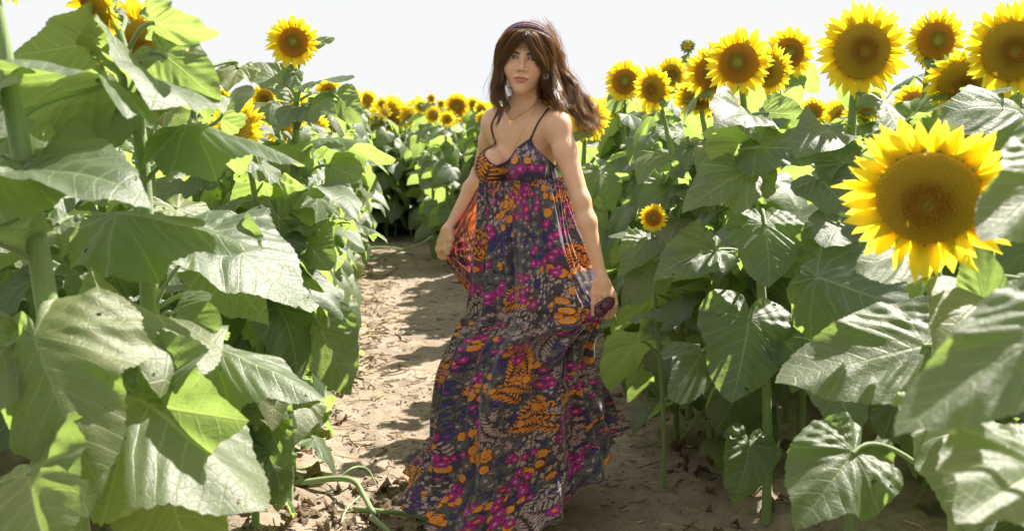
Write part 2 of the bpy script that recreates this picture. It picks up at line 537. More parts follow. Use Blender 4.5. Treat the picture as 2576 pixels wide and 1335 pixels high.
SPEC = [(.45, .9, .6, .1), (.55, .7, .9, .35), (.40, 1.0, .8, .55), (.6, .55, .5, .5), (.5, .8, 1.1, .15), (.35, 1.1, .5, .8), (.65, .5, .8, .75), (.5, .3, .6, .95), (.3, 1.2, .7, -.1), (.45, .6, 1.0, .6)]
ROWLEAF_A = [row_leaf(97, 7, 100 + i, *s, 6).mesh('leaf', [M_LEAF, M_STEM]) for i, s in enumerate(SPEC)]
ROWLEAF_B = [row_leaf(41, 5, 200 + i, *s, 4).mesh('leaf', [M_LEAF, M_STEM]) for i, s in enumerate(SPEC)]
STUFFLEAF = [row_leaf(19, 3, 300 + i, *s, 3) for i, s in enumerate(SPEC)]

# ------------------------------------------------------------------ flower heads (axis +Z, disc radius 1)
def disc_dome(nr, na):
    V = [(0, 0, .26)]; uv = [(0, 1)]
    F = []
    for i in range(1, nr + 1):
        r = i / nr
        z = .33 * (1 - r ** 2) ** .8 - 0.14 * math.exp(-(r / .22) ** 2) * 0.6
        if i == nr: z = -.02
        for k in range(na):
            a = 2 * math.pi * k / na
            V.append((r * math.cos(a), r * math.sin(a), z)); uv.append((r, 0.0))
    for k in range(na): F.append((0, 1 + k, 1 + (k + 1) % na))
    for i in range(nr - 1):
        b = 1 + i * na
        for k in range(na): F.append((b + k, b + na + k, b + na + (k + 1) % na, b + (k + 1) % na))
    return V, F, uv

def disc_mesh(mat, nseed, seed, hi=True):
    rng = random.Random(seed)
    J = Join()
    V, F, uv = disc_dome(14 if hi else 5, 48 if hi else 20)
    J.add(V, F, 0, uv)
    for i in range(nseed):
        r = math.sqrt((i + .5) / nseed) * .985
        a = i * 2.399963
        z0 = .33 * (1 - r ** 2) ** .8 - 0.084 * math.exp(-(r / .22) ** 2)
        s = .95 / math.sqrt(nseed) * (1.02 if r > .5 else 1.15)
        hgt = (.05 if r > .52 else (.085 if r > .2 else .03)) * rng.uniform(.6, 1.3)
        c = Vector((r * math.cos(a), r * math.sin(a), z0))
        nrm = Vector((math.cos(a) * r * .5, math.sin(a) * r * .5, 1)).normalized()
        t1 = Vector((-math.sin(a), math.cos(a), 0)); t2 = nrm.cross(t1)
        top = c + nrm * hgt + Vector((rng.uniform(-1, 1), rng.uniform(-1, 1), 0)) * (.012 if r < .5 else .004)
        b = [c + t1 * s + nrm * .0, c + t2 * s, c - t1 * s, c - t2 * s]
        tt = [top + (q - c) * .45 for q in b]
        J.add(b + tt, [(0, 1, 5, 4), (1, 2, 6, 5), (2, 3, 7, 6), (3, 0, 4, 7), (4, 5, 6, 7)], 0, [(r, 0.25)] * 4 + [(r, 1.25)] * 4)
    return J.mesh('disc', [mat], smooth=False)

def petal_geo(L, W, seed, nu=5, nv=9):
    """petal along +X from the origin"""
    rng = random.Random(seed)
    V, uv = [], []
    curl = rng.uniform(-.5, .55); side = rng.uniform(-.3, .3); tw = rng.uniform(-.7, .7)
    for j in range(nv):
        t = j / (nv - 1)
        wd = W * 1.10 * (0.38 + 1.05 * math.sin(math.pi * min(1, t * .93 + .03)) ** .75) * (1 - t ** 5) * .72
        if j == nv - 1: wd = W * .03
        for i in range(nu):
            s = (i / (nu - 1) - .5) * 2
            y = s * wd / 2
            z = -.10 * W * (1 - s * s) * 1.3 + .04 * W * math.cos(s * 9)
            z += curl * L * .5 * t * t
            a = tw * t
            V.append(Vector((L * t, y * math.cos(a) + side * L * t * t * .5, z + y * math.sin(a)))); uv.append((s * .5 + .5, t))
    F = [(j * nu + i, j * nu + i + 1, (j + 1) * nu + i + 1, (j + 1) * nu + i) for j in range(nv - 1) for i in range(nu - 1)]
    return V, F, uv

PETALS = []
for i in range(8):
    V, F, uv = petal_geo(random.Random(i).uniform(.82, 1.05), .30, i)
    PETALS.append(mesh('petal', V, F, [M_PETAL], None, uv))

def petal_slots(n, seed, open_=.25):
    rng = random.Random(seed)
    out = []
    for i in range(n):
        a = 2 * math.pi * (i + rng.uniform(-.35, .35)) / n * (2 if 0 else 1)
        layer = i % 2
        tilt = open_ + rng.gauss(0, .13) - layer * .14
        out.append(Matrix.Rotation(a, 4, 'Z') @ Matrix.Translation((.93, 0, -.03 - layer * .05)) @ Matrix.Rotation(-tilt, 4, 'Y')
                   @ Matrix.Rotation(rng.gauss(0, .25), 4, 'X') @ Matrix.Scale(rng.uniform(.82, 1.1), 4))
    return out

def ring_mesh(n, seed, nu=3, nv=4, open_=.25, L=1.0):
    J = Join(); rng = random.Random(seed)
    for M in petal_slots(n, seed, open_):
        V, F, uv = petal_geo(rng.uniform(.85, 1.08) * L, .30, rng.randrange(999), nu, nv)
        J.add([M @ v for v in V], F, 0, uv)
    return J.mesh('petals', [M_PETAL])

def calyx_mesh(seed, n=20, hi=True):
    J = Join(); rng = random.Random(seed)
    V, F = tube([(0, 0, -.02), (0, 0, -.12), (0, 0, -.32), (0, 0, -.42), (0, 0, -.55)], [.99, 1.02, .62, .30, .14], 20 if hi else 8, False)
    J.add(V, F, 0)
    for i in range(n):
        a = 2 * math.pi * (i + rng.uniform(-.3, .3)) / n
        M = Matrix.Rotation(a, 4, 'Z') @ Matrix.Translation((.8, 0, -.16)) @ Matrix.Rotation(rng.uniform(-.1, .5), 4, 'Y')
        L, W = rng.uniform(.5, .8), .34
        P = [(0, -W / 2, 0), (0, W / 2, 0), (L * .45, -W / 2.3, .04), (L * .45, W / 2.3, .04), (L, 0, .10), (L * .45, 0, -.01), (0, 0, -.03)]
        J.add([M @ Vector(p) for p in P], [(0, 6, 5, 2), (6, 1, 3, 5), (2, 5, 4), (5, 3, 4)], 0)
    return J.mesh('flower_back', [M_CALYX])

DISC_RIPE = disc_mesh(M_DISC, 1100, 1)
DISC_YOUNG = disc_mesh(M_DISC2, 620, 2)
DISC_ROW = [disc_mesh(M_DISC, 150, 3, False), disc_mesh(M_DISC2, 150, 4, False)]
RINGS = [ring_mesh(40, 10 + i, 3, 5, .15 + .1 * (i % 3)) for i in range(6)]
CALYX = [calyx_mesh(i) for i in range(3)]
CALYX_ROW = [calyx_mesh(9, 12, False)]

def frame(n, up=Vector((0, 0, 1)), spin=0.0):
    """matrix whose Z axis is n"""
    n = n.normalized()
    x = up.cross(n)
    x = x.normalized() if x.length > 1e-4 else Vector((1, 0, 0))
    y = n.cross(x)
    M = Matrix((x, y, n)).transposed().to_4x4()
    return M @ Matrix.Rotation(spin, 4, 'Z')

def stem_path(B, H, n, bend=0.0, k=12):
    """from the ground up and over into the back of the head at H that faces n"""
    L = (H - B).length
    back = H - n * 0.02
    hook = min(.20, L * .2)
    P = bez(B, B + Vector((bend, 0, L * .45)), back - n * hook * .9 - Vector((0, 0, hook * 1.5)), back, k)
    return P

def point_on(P, t):
    s = t * (len(P) - 1); i = min(int(s), len(P) - 2)
    return P[i].lerp(P[i + 1], s - i)

def add_head(pl, H, n, rd, style, kind, seed, ripe, petal_len=1.0):
    """style: 'hero' separate petals, 'row' one ring. rd = disc radius in metres"""
    rng = random.Random(seed)
    M = Matrix.Translation(H) @ frame(n, spin=rng.uniform(0, 6.28)) @ Matrix.Scale(rd, 4)
    if style == 'hero':
        h = put('flower_head', DISC_RIPE if ripe else DISC_YOUNG, pl, M)
        k = 0
        for Mp in petal_slots(50 if ripe else 46, seed, rng.uniform(.1, .35)):
            Mq = Mp @ Matrix.Scale(petal_len, 4)
            put('petal', PETALS[rng.randrange(8)], h, Mq)
        put('flower_back', CALYX[seed % 3], h, Matrix.Identity(4))
    else:
        h = put('flower_head', DISC_ROW[0 if ripe else 1], pl, M)
        r = put('petals', RINGS[rng.randrange(6)], h, Matrix.Scale(petal_len, 4))
        put('flower_back', CALYX_ROW[0], h, Matrix.Identity(4))
    return h

def leaf_put(pl, me, P, s, az, pitch=0.0, roll=0.0, lean=0.0):
    M = Matrix.Translation(P) @ Matrix.Rotation(lean, 4, 'Y') @ Matrix.Rotation(az, 4, 'Z') @ Matrix.Rotation(pitch, 4, 'Y') @ Matrix.Rotation(roll, 4, 'X') @ Matrix.Scale(s, 4)
    return put('leaf', me, pl, M)

def leaf_size(t, rng):
    return float(np.interp(t, [0, .25, .5, .75, .92, 1], [.19, .23, .245, .215, .14, .08])) * rng.uniform(.85, 1.15)

NPL = [0]
def sunflower(B, H, n, rd, label, group=None, style='row', leaves=15, t0=.2, t1=.94, seed=None, ripe=True, head=True,
              name='sunflower_plant', bend=0.0, r0=.014, hi=False, avoid=None, petal_len=1.0):
    NPL[0] += 1
    seed = NPL[0] if seed is None else seed
    rng = random.Random(seed * 7 + 1)
    pl = root(name, label, 'sunflower', B, group)
    b = Vector((0, 0, 0)); h = H - B
    P = stem_path(b, h, n, bend, 14 if hi else 9)
    rr = [r0 * float(np.interp(i / (len(P) - 1), [0, .6, .9, 1], [1.15, 1, .7, .8])) for i in range(len(P))]
    V, F = tube(P, rr, 12 if hi else 6, False)
    put('stem', mesh('stem', V, F, [M_STEM]), pl)
    if head:
        add_head(pl, h, n, rd, style, None, seed, ripe, petal_len)
    az = rng.uniform(0, 6.28)
    bank = ROWLEAF_A if hi else ROWLEAF_B
    for i in range(leaves):
        t = t0 + (t1 - t0) * (i + .5) / leaves
        az += 2.4 + rng.uniform(-.3, .3)
        if avoid and avoid(t, az): continue
        leaf_put(pl, bank[rng.randrange(len(bank))], point_on(P, t), leaf_size(t, rng), az, rng.uniform(-.25, .3), rng.uniform(-.3, .3), rng.uniform(.15, .75) if B.x < float(path_c(B.y)) + .3 else rng.uniform(-.1, .2))
    return pl, P

def hero_leaf(pl, B, P, base, tip, face, attach, me=None, wide=1.0, k=0, rpet=.0048, label=None):
    """blade from base to tip (world points), upper face turned toward `face`; stalk from the stem path P at height attach (0..1)"""
    ax = (tip - base); L = ax.length; ax.normalize()
    f = Vector(face); z = (f - ax * f.dot(ax)).normalized(); y = z.cross(ax)
    blade_me = me or HI[k % len(HI)]
    # blades bend, so their tip falls below the chord: turn the frame up by half the bend
    D = [.7, .35, 1.1, .9, .5, 1.3, .25, .8][k % 8]
    M = Matrix((ax, y, z)).transposed().to_4x4() @ Matrix.Rotation(-D / 2, 4, 'Y')
    sc = L / (math.sin(D / 2) / (D / 2))
    M = Matrix.Translation(base - B) @ M @ Matrix.Diagonal((sc, sc * wide, sc, 1))
    o = put('leaf', blade_me, pl, M)
    if label: o['label'] = label
    if P is not None:
        e = base - B
        # the stalk leaves the stem a little below the blade's joint
        want = e.z - .35 * math.hypot(e.x - P[len(P) // 2].x, e.y - P[len(P) // 2].y) - .03
        attach = min((abs(point_on(P, q / 60).z - want), q / 60) for q in range(4, 55))[1]
        a = point_on(P, attach)
        d = (e - a)
        dirb = (M.to_3x3() @ Vector((1, 0, 0))).normalized()
        Q = bez(a, a + Vector((d.x * .35, d.y * .35, max(d.length * .35, .02))), e - dirb * d.length * .35, e + dirb * .006, 12)
        V, F = tube(Q, [rpet * 1.5] * 2 + [rpet * 1.1] * 8 + [rpet] * 2, 8, False)
        iM = M.inverted()
        put('leaf_stalk', mesh('leaf_stalk', [iM @ v for v in V], F, [M_STEM]), o)
    return o

# ------------------------------------------------------------------ the plants one can single out
def G(x, y):
    return Vector((x, y, ground_z(x, y) - .01))

FACE = {'c': (0, -1, .25), 'm': (0, -.7, .7), 'u': (0, -.15, 1), 'l': (-.5, -.8, .4), 'r': (.5, -.8, .4), 's': (.68, -.38, .62), 'b': (0, .6, 1), 'n': (0, -1, -.35)}

def hero(label, B, H, n, rd, leaves, hl, Dl=None, **kw):
    B = G(*B); H = at(*H)
    pl, P = sunflower(B, H, Vector(n), rd, label, style='hero', hi=True, leaves=leaves, **kw)
    for q in hl:
        bx, by, bd, tx, ty, td, fc, attach, k = q[:9]
        wide = q[9] if len(q) > 9 else 1.0
        b_ = at(bx, by, bd); sgn = -1 if td < bd else 1
        flat = (at(tx, ty, bd) - b_).length
        dd = abs(td - bd)
        while dd > .01 and (at(tx, ty, bd + sgn * dd) - b_).length > max(.27, flat * 1.03): dd -= .01
        td = bd + sgn * dd
        hero_leaf(pl, B, P, b_, at(tx, ty, td), FACE[fc], attach, wide=wide, k=k)
    return pl, P

# left of the path ------------------------------------------------------------
hero('tall plant at the frame edge whose thick pale stem rises over the biggest heart-shaped leaf', (-.80, 1.78), (-60, -150, 1.75), (.2, -.8, -.5), .07, 0, [
    (95, 850, 1.70, 235, 1200, 1.50, 'c', .52, 4, 1.05),
    (20, 870, 1.72, -190, 1100, 1.6, 'c', .50, 0, 1.0),
    (75, 1190, 1.60, 190, 1480, 1.45, 'c', .34, 3, 1.1),
    (60, 430, 1.75, 408, 535, 1.45, 's', .70, 3, 1.1),
    (10, 395, 1.75, -120, 560, 1.55, 's', .70, 0, 1.1),
    (-20, 600, 1.75, 75, 585, 1.6, 'u', .62, 1, .9),
    (-10, 225, 1.8, 62, 215, 1.7, 'm', .82, 1, .9),
    (250, 205, 1.95, 0, 150, 1.7, 'b', .80, 4, .8),
], r0=.020)
hero('tall plant with straight pale stem crossing in front of two nodding flower heads', (-.84, 2.15), (236, 12, 2.1), (-.55, -.6, -.45), .045, 2, [
    (262, 88, 2.15, 3, 140, 1.95, 'n', .90, 0, .75),
    (372, 195, 2.1, 380, 288, 1.85, 's', .83, 3, 1.25),
    (415, 140, 2.1, 560, 262, 2.15, 'c', .84, 6, .95),
    (385, 58, 2.1, 552, 76, 2.0, 'n', .93, 6, .5),
    (300, 40, 2.2, 240, 60, 2.2, 'c', .93, 2, .8),
    (185, 215, 2.1, 75, 330, 1.9, 's', .80, 4, .8),
    (275, 250, 2.1, 300, 335, 2.1, 'c', .72, 1, .9),
    (478, 322, 2.1, 760, 412, 2.0, 'u', .68, 4, .6),
    (475, 372, 2.15, 612, 378, 2.1, 'c', .64, 5, .8),
    (300, 545, 2.05, 640, 625, 1.85, 's', .55, 4, .7),
    (345, 1010, 1.80, 655, 1278, 1.50, 's', .36, 4, 1.3),
    (352, 1012, 1.85, 645, 1062, 1.75, 'c', .38, 1, 1.1),
    (430, 1240, 1.8, 540, 1500, 1.7, 'c', .25, 0, 1.0),
    (382, 795, 2.0, 400, 990, 1.75, 's', .45, 5, 1.15),
    (440, 790, 2.05, 555, 850, 2.0, 'c', .46, 2, 1.0),
    (150, 560, 2.1, 60, 680, 2.0, 'm', .58, 1, .9),
    (250, 470, 2.2, 330, 500, 2.2, 'm', .62, 2, .9),
], r0=.017)
hero('sunflower with large dark disc half hidden behind the straight pale stem', (-.98, 2.62), (345, 128, 2.62), (.12, -.93, -.25), .080, 7, [
    (500, 590, 2.3, 752, 792, 1.95, 's', .50, 0, 1.25),
    (560, 640, 2.4, 688, 830, 2.2, 'c', .45, 3, .9),
    (535, 880, 2.3, 805, 1002, 2.0, 's', .36, 4, .85),
    (600, 170, 2.9, 570, 240, 2.8, 'c', .90, 1, 1.0),
    (560, 290, 2.7, 650, 230, 2.7, 'm', .84, 2, .9),
    (420, 285, 2.6, 480, 310, 2.5, 'c', .84, 2, .9),
], t0=.25, t1=.8)
hero('lone tall sunflower standing clear against the sky beside the path', (-.795, 3.38), (738, 106, 3.5), (.10, -1.0, .05), .050, 7, [
    (785, 208, 3.45, 893, 196, 3.4, 'u', .97, 6, .9),
    (716, 212, 3.5, 604, 168, 3.5, 'm', .955, 0, .9),
    (738, 185, 3.5, 735, 232, 3.45, 'c', .97, 1, .9),
    (790, 110, 3.55, 842, 97, 3.6, 'c', .99, 6, .5),
    (780, 262, 3.4, 850, 292, 3.3, 'm', .92, 1, 1.1),
    (850, 245, 3.4, 912, 305, 3.35, 'c', .93, 6, 1.0),
    (735, 275, 3.4, 690, 345, 3.3, 'm', .90, 3, 1.0),
    (845, 352, 3.4, 992, 398, 3.3, 'b', .84, 4, .7),
    (752, 412, 3.5, 588, 396, 3.4, 'b', .80, 3, .8),
    (830, 418, 3.35, 912, 455, 3.3, 'c', .80, 2, 1.0),
    (770, 478, 3.2, 905, 560, 3.0, 's', .72, 5, .8),
    (745, 560, 3.2, 600, 545, 3.1, 'b', .66, 4, .8),
    (770, 600, 3.2, 835, 690, 3.05, 'c', .62, 0, .9),
    (880, 560, 3.3, 975, 618, 3.2, 'b', .68, 1, .7),
    (805, 822, 3.15, 886, 988, 3.05, 'c', .45, 6, .95),
    (690, 690, 3.1, 870, 810, 2.9, 's', .52, 5, .7),
    (668, 1045, 3.15, 740, 1195, 3.05, 'c', .25, 3, .9),
    (700, 880, 3.2, 620, 960, 3.1, 'm', .36, 0, .9),
], petal_len=1.0, ripe=False, seed=5, r0=.015, t0=.3, t1=.85)

# right of the path -----------------------------------------------------------
hero('huge low sunflower head with broad domed disc, biggest bloom in view', (.98, 2.02), (2335, 500, 1.72), (-.42, -.84, -.34), .086, 0, [
    (2478, 775, 1.75, 2440, 600, 1.75, 'c', .62, 6, .9),
    (2500, 740, 1.8, 2335, 880, 1.65, 'm', .60, 2, .9),
    (2330, 868, 2.0, 1958, 970, 1.85, 'm', .52, 6, .85),
    (2420, 1072, 1.85, 2395, 1350, 1.7, 'c', .42, 0, 1.15),
    (2300, 640, 2.0, 2140, 690, 1.9, 'm', .63, 2, .7),
    (2150, 1135, 2.0, 1990, 1345, 1.9, 'm', .40, 1, 1.0),
    (2560, 700, 1.9, 2700, 820, 1.8, 'm', .6, 2, .9),
], seed=15, petal_len=.90, r0=.018)
hero('upright sunflower with the widest bloom of the skyline, seen full face', (1.06, 2.96), (2170, 128, 2.95), (-.05, -1, .02), .080, 10, [
    (2090, 335, 2.85, 2000, 395, 2.7, 'm', .93, 5, .9),
    (2290, 300, 2.9, 2380, 265, 2.8, 'u', .93, 6, .8),
    (2270, 375, 2.85, 2440, 360, 2.7, 'u', .90, 0, .8),
    (2120, 410, 2.8, 2010, 345, 2.9, 'c', .86, 3, .9),
    (2060, 450, 2.8, 2150, 560, 2.7, 'c', .84, 0, 1.0),
    (2110, 560, 2.7, 2080, 625, 2.6, 'm', .76, 6, 1.2),
    (2060, 700, 2.6, 2330, 800, 2.4, 'c', .62, 4, 1.0),
    (2120, 800, 2.8, 2080, 900, 2.7, 'c', .52, 0, 1.0),
    (2090, 950, 2.6, 2160, 1130, 2.5, 'c', .42, 3, 1.0),
], seed=9, petal_len=.85, r0=.017)
hero('sunflower turned three-quarter on a straight stem nearest the woman', (.865, 3.22), (1858, 158, 3.4), (-.42, -.92, .12), .066, 8, [
    (1925, 562, 3.05, 1938, 722, 2.95, 'c', .66, 6, 1.15),
    (1885, 800, 3.05, 1846, 1012, 2.95, 'c', .50, 6, 1.15),
    (1878, 432, 3.1, 1708, 545, 2.9, 'm', .78, 1, .85),
    (1800, 628, 3.1, 1630, 715, 2.9, 'm', .66, 3, .8),
    (1765, 885, 3.1, 1672, 1010, 2.95, 'c', .45, 2, .7),
    (1905, 372, 3.1, 2088, 380, 3.0, 'm', .83, 6, .9),
    (1885, 290, 3.2, 1790, 330, 3.0, 'm', .90, 3, 1.0),
    (1930, 285, 3.2, 2030, 290, 3.1, 'c', .90, 6, 1.0),
    (1885, 1118, 3.12, 1842, 1285, 3.05, 'c', .26, 3, .9),
    (1940, 830, 3.1, 2050, 960, 2.95, 'c', .46, 5, .9),
    (1940, 640, 3.1, 2080, 680, 3.0, 'c', .64, 3, 1.0),
    (1870, 360, 3.2, 1760, 340, 3.1, 'b', .86, 2, .8),
    (1850, 470, 3.2, 1740, 470, 3.3, 'c', .76, 0, .9),
], seed=6, ripe=False, petal_len=.95, r0=.015)
hero('sunflower with big disc cut off by the frame at the end of the skyline row', (1.56, 3.0), (2548, 128, 3.05), (-.2, -1, -.05), .088, 9, [
    (2470, 300, 2.9, 2560, 345, 2.8, 'u', .9, 6, .9),
    (2570, 285, 2.8, 2340, 300, 2.7, 'm', .92, 2, .8),
    (2440, 240, 2.9, 2550, 225, 2.8, 'u', .94, 6, .8),
], seed=11, petal_len=.8)
hero('smaller upright sunflower between the two widest blooms of the skyline', (1.60, 3.9), (2355, 103, 3.75), (-.05, -1, .05), .068, 12, [], seed=12, ripe=False, petal_len=.8)
hero('sunflower behind the three-quarter bloom with a bee-sized dark dot on its disc', (1.22, 4.3), (1985, 133, 4.2), (-.1, -1, .05), .062, 12, [], seed=13, ripe=False, petal_len=.9)
hero('sunflower half covered by the three-quarter bloom on its left', (.98, 3.7), (1790, 185, 3.7), (-.3, -.9, -.1), .062, 8, [], seed=14, ripe=False, petal_len=.9)
hero('narrow side-on sunflower hidden behind the three-quarter bloom', (1.16, 3.85), (1935, 178, 3.8), (-.75, -.7, -.05), .060, 8, [], seed=16, petal_len=.9)
hero('round-faced sunflower with green disc centre nearest the woman\'s hair', (.61, 5.3), (1572, 205, 5.3), (-.1, -1, .08), .066, 13, [], seed=17, ripe=False, petal_len=.85)
hero('sunflower facing sideways down over a ribbed pale stem', (.80, 4.35), (1643, 224, 4.4), (-.65, -.75, -.15), .058, 10, [
    (1690, 470, 4.2, 1600, 560, 4.1, 'm', .80, 3, .9),
    (1700, 560, 4.2, 1790, 640, 4.1, 'c', .7, 0, .9),
    (1650, 640, 4.1, 1560, 690, 4.0, 'm', .6, 3, .8),
], seed=18, petal_len=.95)
hero('sunflower peeping out from behind the sideways one', (.96, 4.9), (1690, 188, 4.9), (.2, -.9, .1), .050, 10, [], seed=19, petal_len=.9)
hero('nodding sunflower with hanging disc below the skyline blooms', (.98, 4.1), (1758, 245, 4.1), (-.2, -.7, -.75), .066, 8, [], seed=20, petal_len=.9)
hero('sunflower tucked behind leaves beneath the smaller upright bloom', (1.86, 3.6), (2425, 205, 3.6), (-.2, -.8, -.6), .085, 8, [], seed=21, petal_len=.8)
hero('tiny sunflower opening low down among the shaded leaves', (.58, 3.62), (1643, 548, 3.55), (-.1, -1, .15), .028, 5, [
    (1625, 605, 3.55, 1562, 700, 3.45, 'm', .8, 3, .9),
    (1650, 660, 3.55, 1565, 770, 3.45, 'm', .65, 2, .7),
], seed=22, petal_len=1.0, r0=.008, ripe=False)
hero('sunflower blazing yellow behind the windblown ends of her hair', (.33, 4.6), (1478, 300, 4.6), (.1, -.9, -.1), .058, 9, [], seed=23, petal_len=1.05)

# a half-open bud standing up against the sky
Bb = G(.93, 5.6); Hb = at(1730, 118, 5.4)
pl, P = sunflower(Bb, Hb, Vector((-.3, -.8, .5)), .03, 'green bud just opening, alone above the skyline on a thin neck', leaves=9, head=False, r0=.010, seed=30)
Mb = Matrix.Translation(Hb - Bb) @ frame(Vector((-.2, -.8, .5)))
J = Join()
V, F, uv = disc_dome(6, 24); J.add(V, F, 0, uv)
bud = put('bud', J.mesh('bud', [M_DISC]), pl, Mb @ Matrix.Scale(.024, 4))
J = Join(); rr_ = random.Random(3)
for i in range(34):
    a = i * 2.4; lay = i / 34
    M = Matrix.Rotation(a, 4, 'Z') @ Matrix.Translation((.75, 0, -.3 + .2 * lay)) @ Matrix.Rotation(-1.2 + 1.1 * lay + rr_.uniform(-.2, .2), 4, 'Y')
    V, F, uv = petal_geo(1.15, .55, i, 3, 4)
    J.add([M @ v for v in V], F, 0, uv)
put('bract', J.mesh('bract', [M_CALYX]), bud, Matrix.Identity(4))
J = Join()
for i in range(16):
    M = Matrix.Rotation(i * 2.4, 4, 'Z') @ Matrix.Translation((.85, 0, .05)) @ Matrix.Rotation(-1.7, 4, 'Y')
    V, F, uv = petal_geo(.6, .3, i, 3, 4); J.add([M @ v for v in V], F, 0, uv)
put('petals', J.mesh('petals', [M_PETAL]), bud, Matrix.Identity(4))
hero_leaf(pl, Bb, P, at(1728, 148, 5.4), at(1710, 172, 5.4), (0, -1, .3), .95, k=1)

# two leaves that reach into view from plants standing beside the photographer
hero('plant close to the photographer with a huge pale blurred leaf hanging across the corner', (1.12, 1.25), (2900, 100, 1.3), (-.2, -1, 0), .08, 0, [
    (2680, 800, 1.22, 2262, 1100, 1.02, 'm', .45, 6, .62),
    (2660, 430, 1.45, 2470, 610, 1.35, 'c', .62, 6, .75),
    (2620, 1180, 1.3, 2380, 1330, 1.15, 'm', .38, 1, .9),
], r0=.016, seed=31, petal_len=.9)

# named blooms of the middle distance ---------------------------------------------------
def mid(label, px, py, D, dia, n, ripe=True, **kw):
    while D < 11.5 and abs(at(px, py, D).x - float(path_c(D))) < .74: D += .25
    H = at(px, py, D)
    rd = dia * D / 2504 / 2 / 1.75
    B = G(H.x + random.Random(px).uniform(-.05, .05), D + .08)
    return sunflower(B, H, Vector(n), rd, label, group='blooms of the middle distance', style='hero' if dia > 60 else 'row', leaves=17, t0=.10, hi=D < 6, ripe=ripe, **kw)

random.seed(4)
mid('wide sunflower facing down over the leaves, brightest in the dip of the field', 978, 292, 5.6, 100, (0, -1, -.15))
mid('slim sunflower turned half sideways next to the wide one', 1028, 293, 7.0, 60, (.6, -.8, 0))
mid('round sunflower with green-eyed disc closest to her bare shoulder', 1150, 268, 7.4, 68, (0, -1, .05), False)
mid('sunflower lower and closer to her shoulder, partly behind a leaf', 1180, 316, 6.6, 62, (-.1, -1, 0))
mid('round sunflower just past the lone tall one', 827, 230, 6.2, 66, (.1, -1, 0))
mid('small green-eyed sunflower beside a pair of blooms', 925, 251, 8.4, 48, (.1, -1, 0), False)
mid('small sunflower overlapping its green-eyed neighbour', 886, 243, 7.6, 52, (-.1, -1, -.5))
mid('sunflower peeking from behind the stem of the lone tall one', 742, 222, 6.0, 58, (-.5, -.8, 0))
mid('sunflower between broad leaves on the skyline of the left rows', 666, 248, 4.7, 74, (.1, -1, -.1))
mid('sunflower hanging face down among the leaves, yellow rays pointing at the soil', 590, 308, 3.9, 95, (.1, -.55, -.85))
mid('sunflower nodding behind a broad dark leaf', 548, 248, 3.9, 100, (-.2, -.6, -.8))
mid('orange-looking sunflower glimpsed through the nearest leaves', 196, 290, 3.4, 100, (-.3, -.5, -.8))
mid('sunflower rays showing under the great translucent leaf', 488, 243, 3.3, 80, (.2, -.5, -.8))
mid('low sunflower half seen at the frame edge among sunlit leaves', 30, 345, 3.6, 70, (.3, -.7, -.6))
mid('small blurred sunflower beyond the ends of her hair', 1521, 272, 9.0, 40, (0, -1, 0), False)
FARL = ['small bloom of the far rows nearly touching her bare shoulder', 'bloom of the far rows half hidden by the edge of her shoulder', 'tiny half-open bloom poking above the horizon line of the field',
        'small bloom of the far rows above the slim half-turned one', 'bloom of the far rows midway between the wide bloom and the round green-eyed one', 'lower bloom in the loose cluster before the round green-eyed one',
        'bloom in front of the round green-eyed one, tilted down', 'tiny bloom on the field horizon beside the round green-eyed one', 'tiny bloom on the field horizon above the wide bloom',
        'small bloom resting on the horizon behind the wide bloom', 'bloom glimpsed between the skyline leaves and the lone tall sunflower', 'bloom of the far rows low against her upper arm', 'blurred bloom under the windblown ends of her hair']
far_i = iter(FARL)
for px_, py_, D_, dia_ in [(1190, 262, 10.5, 34), (1210, 275, 9.5, 40), (1085, 248, 10, 24), (1000, 262, 12, 30), (1060, 268, 11, 38), (1090, 290, 9.6, 44), (1125, 300, 9, 40),
                           (1110, 262, 14, 24), (1040, 262, 14.5, 24), (960, 262, 11.5, 30), (700, 262, 8, 46), (1215, 300, 9.4, 40), (1500, 285, 8.8, 40)]:
    H = at(px_, py_, D_)
    sunflower(G(H.x, D_ + .06), H, Vector((random.uniform(-.4, .4), -1, random.uniform(-.3, .1))), dia_ * D_ / 2504 / 3.4,
              next(far_i), 'sunflowers of the far rows', leaves=17, t0=.08, ripe=random.random() < .6)

# ------------------------------------------------------------------ the rows behind
taken = [(o.location.x, o.location.y) for o in bpy.data.objects if o.get('category') == 'sunflower']
rng = random.Random(77)
cand = []
for side in (-1, 1):
    for k in range(0, 26):
        y = 1.4 + rng.uniform(0, .3)
        while y < 17:
            c0 = float(path_c(y))
            x = c0 + side * (.83 + .72 * k) + rng.gauss(0, .05)
            cand.append((x, y, side, k)); y += .285 * rng.uniform(.8, 1.25)
y = 11.2
while y < 17:
    for k in (-.9, -.45, 0, .45):
        cand.append((float(path_c(y)) + k + rng.gauss(0, .06), y, 0, 0))
    y += .3
def vis(x, y): return abs(x) < .53 * y + .45
near, rest = [], []
for x, y, s, k in cand:
    if any((x - a) ** 2 + (y - b) ** 2 < .04 for a, b in taken): continue
    if k == 0 and y < (3.0 if s < 0 else 3.3): continue
    if s < 0 and k == 1 and y < 2.9: continue
    if y < 2.3 and k < 2: continue
    if abs(x) < .5 and y < 6: continue
    if vis(x, y) and y > 2.0: near.append((x, y, s, k))
    else: rest.append((x, y, s, k))
near.sort(key=lambda q: q[1])
n_ind = 300 - NPL[0]
ind, more = near[:n_ind], near[n_ind:]
W20 = 'first second third fourth fifth sixth seventh eighth ninth tenth eleventh twelfth thirteenth fourteenth fifteenth sixteenth seventeenth eighteenth nineteenth twentieth'.split()
def nth_word(i):
    return W20[i - 1] if i <= 20 else 'twenty-' + W20[i - 21] if i < 30 else 'thirty-' + W20[(i - 31) % 20]
cnt = {}
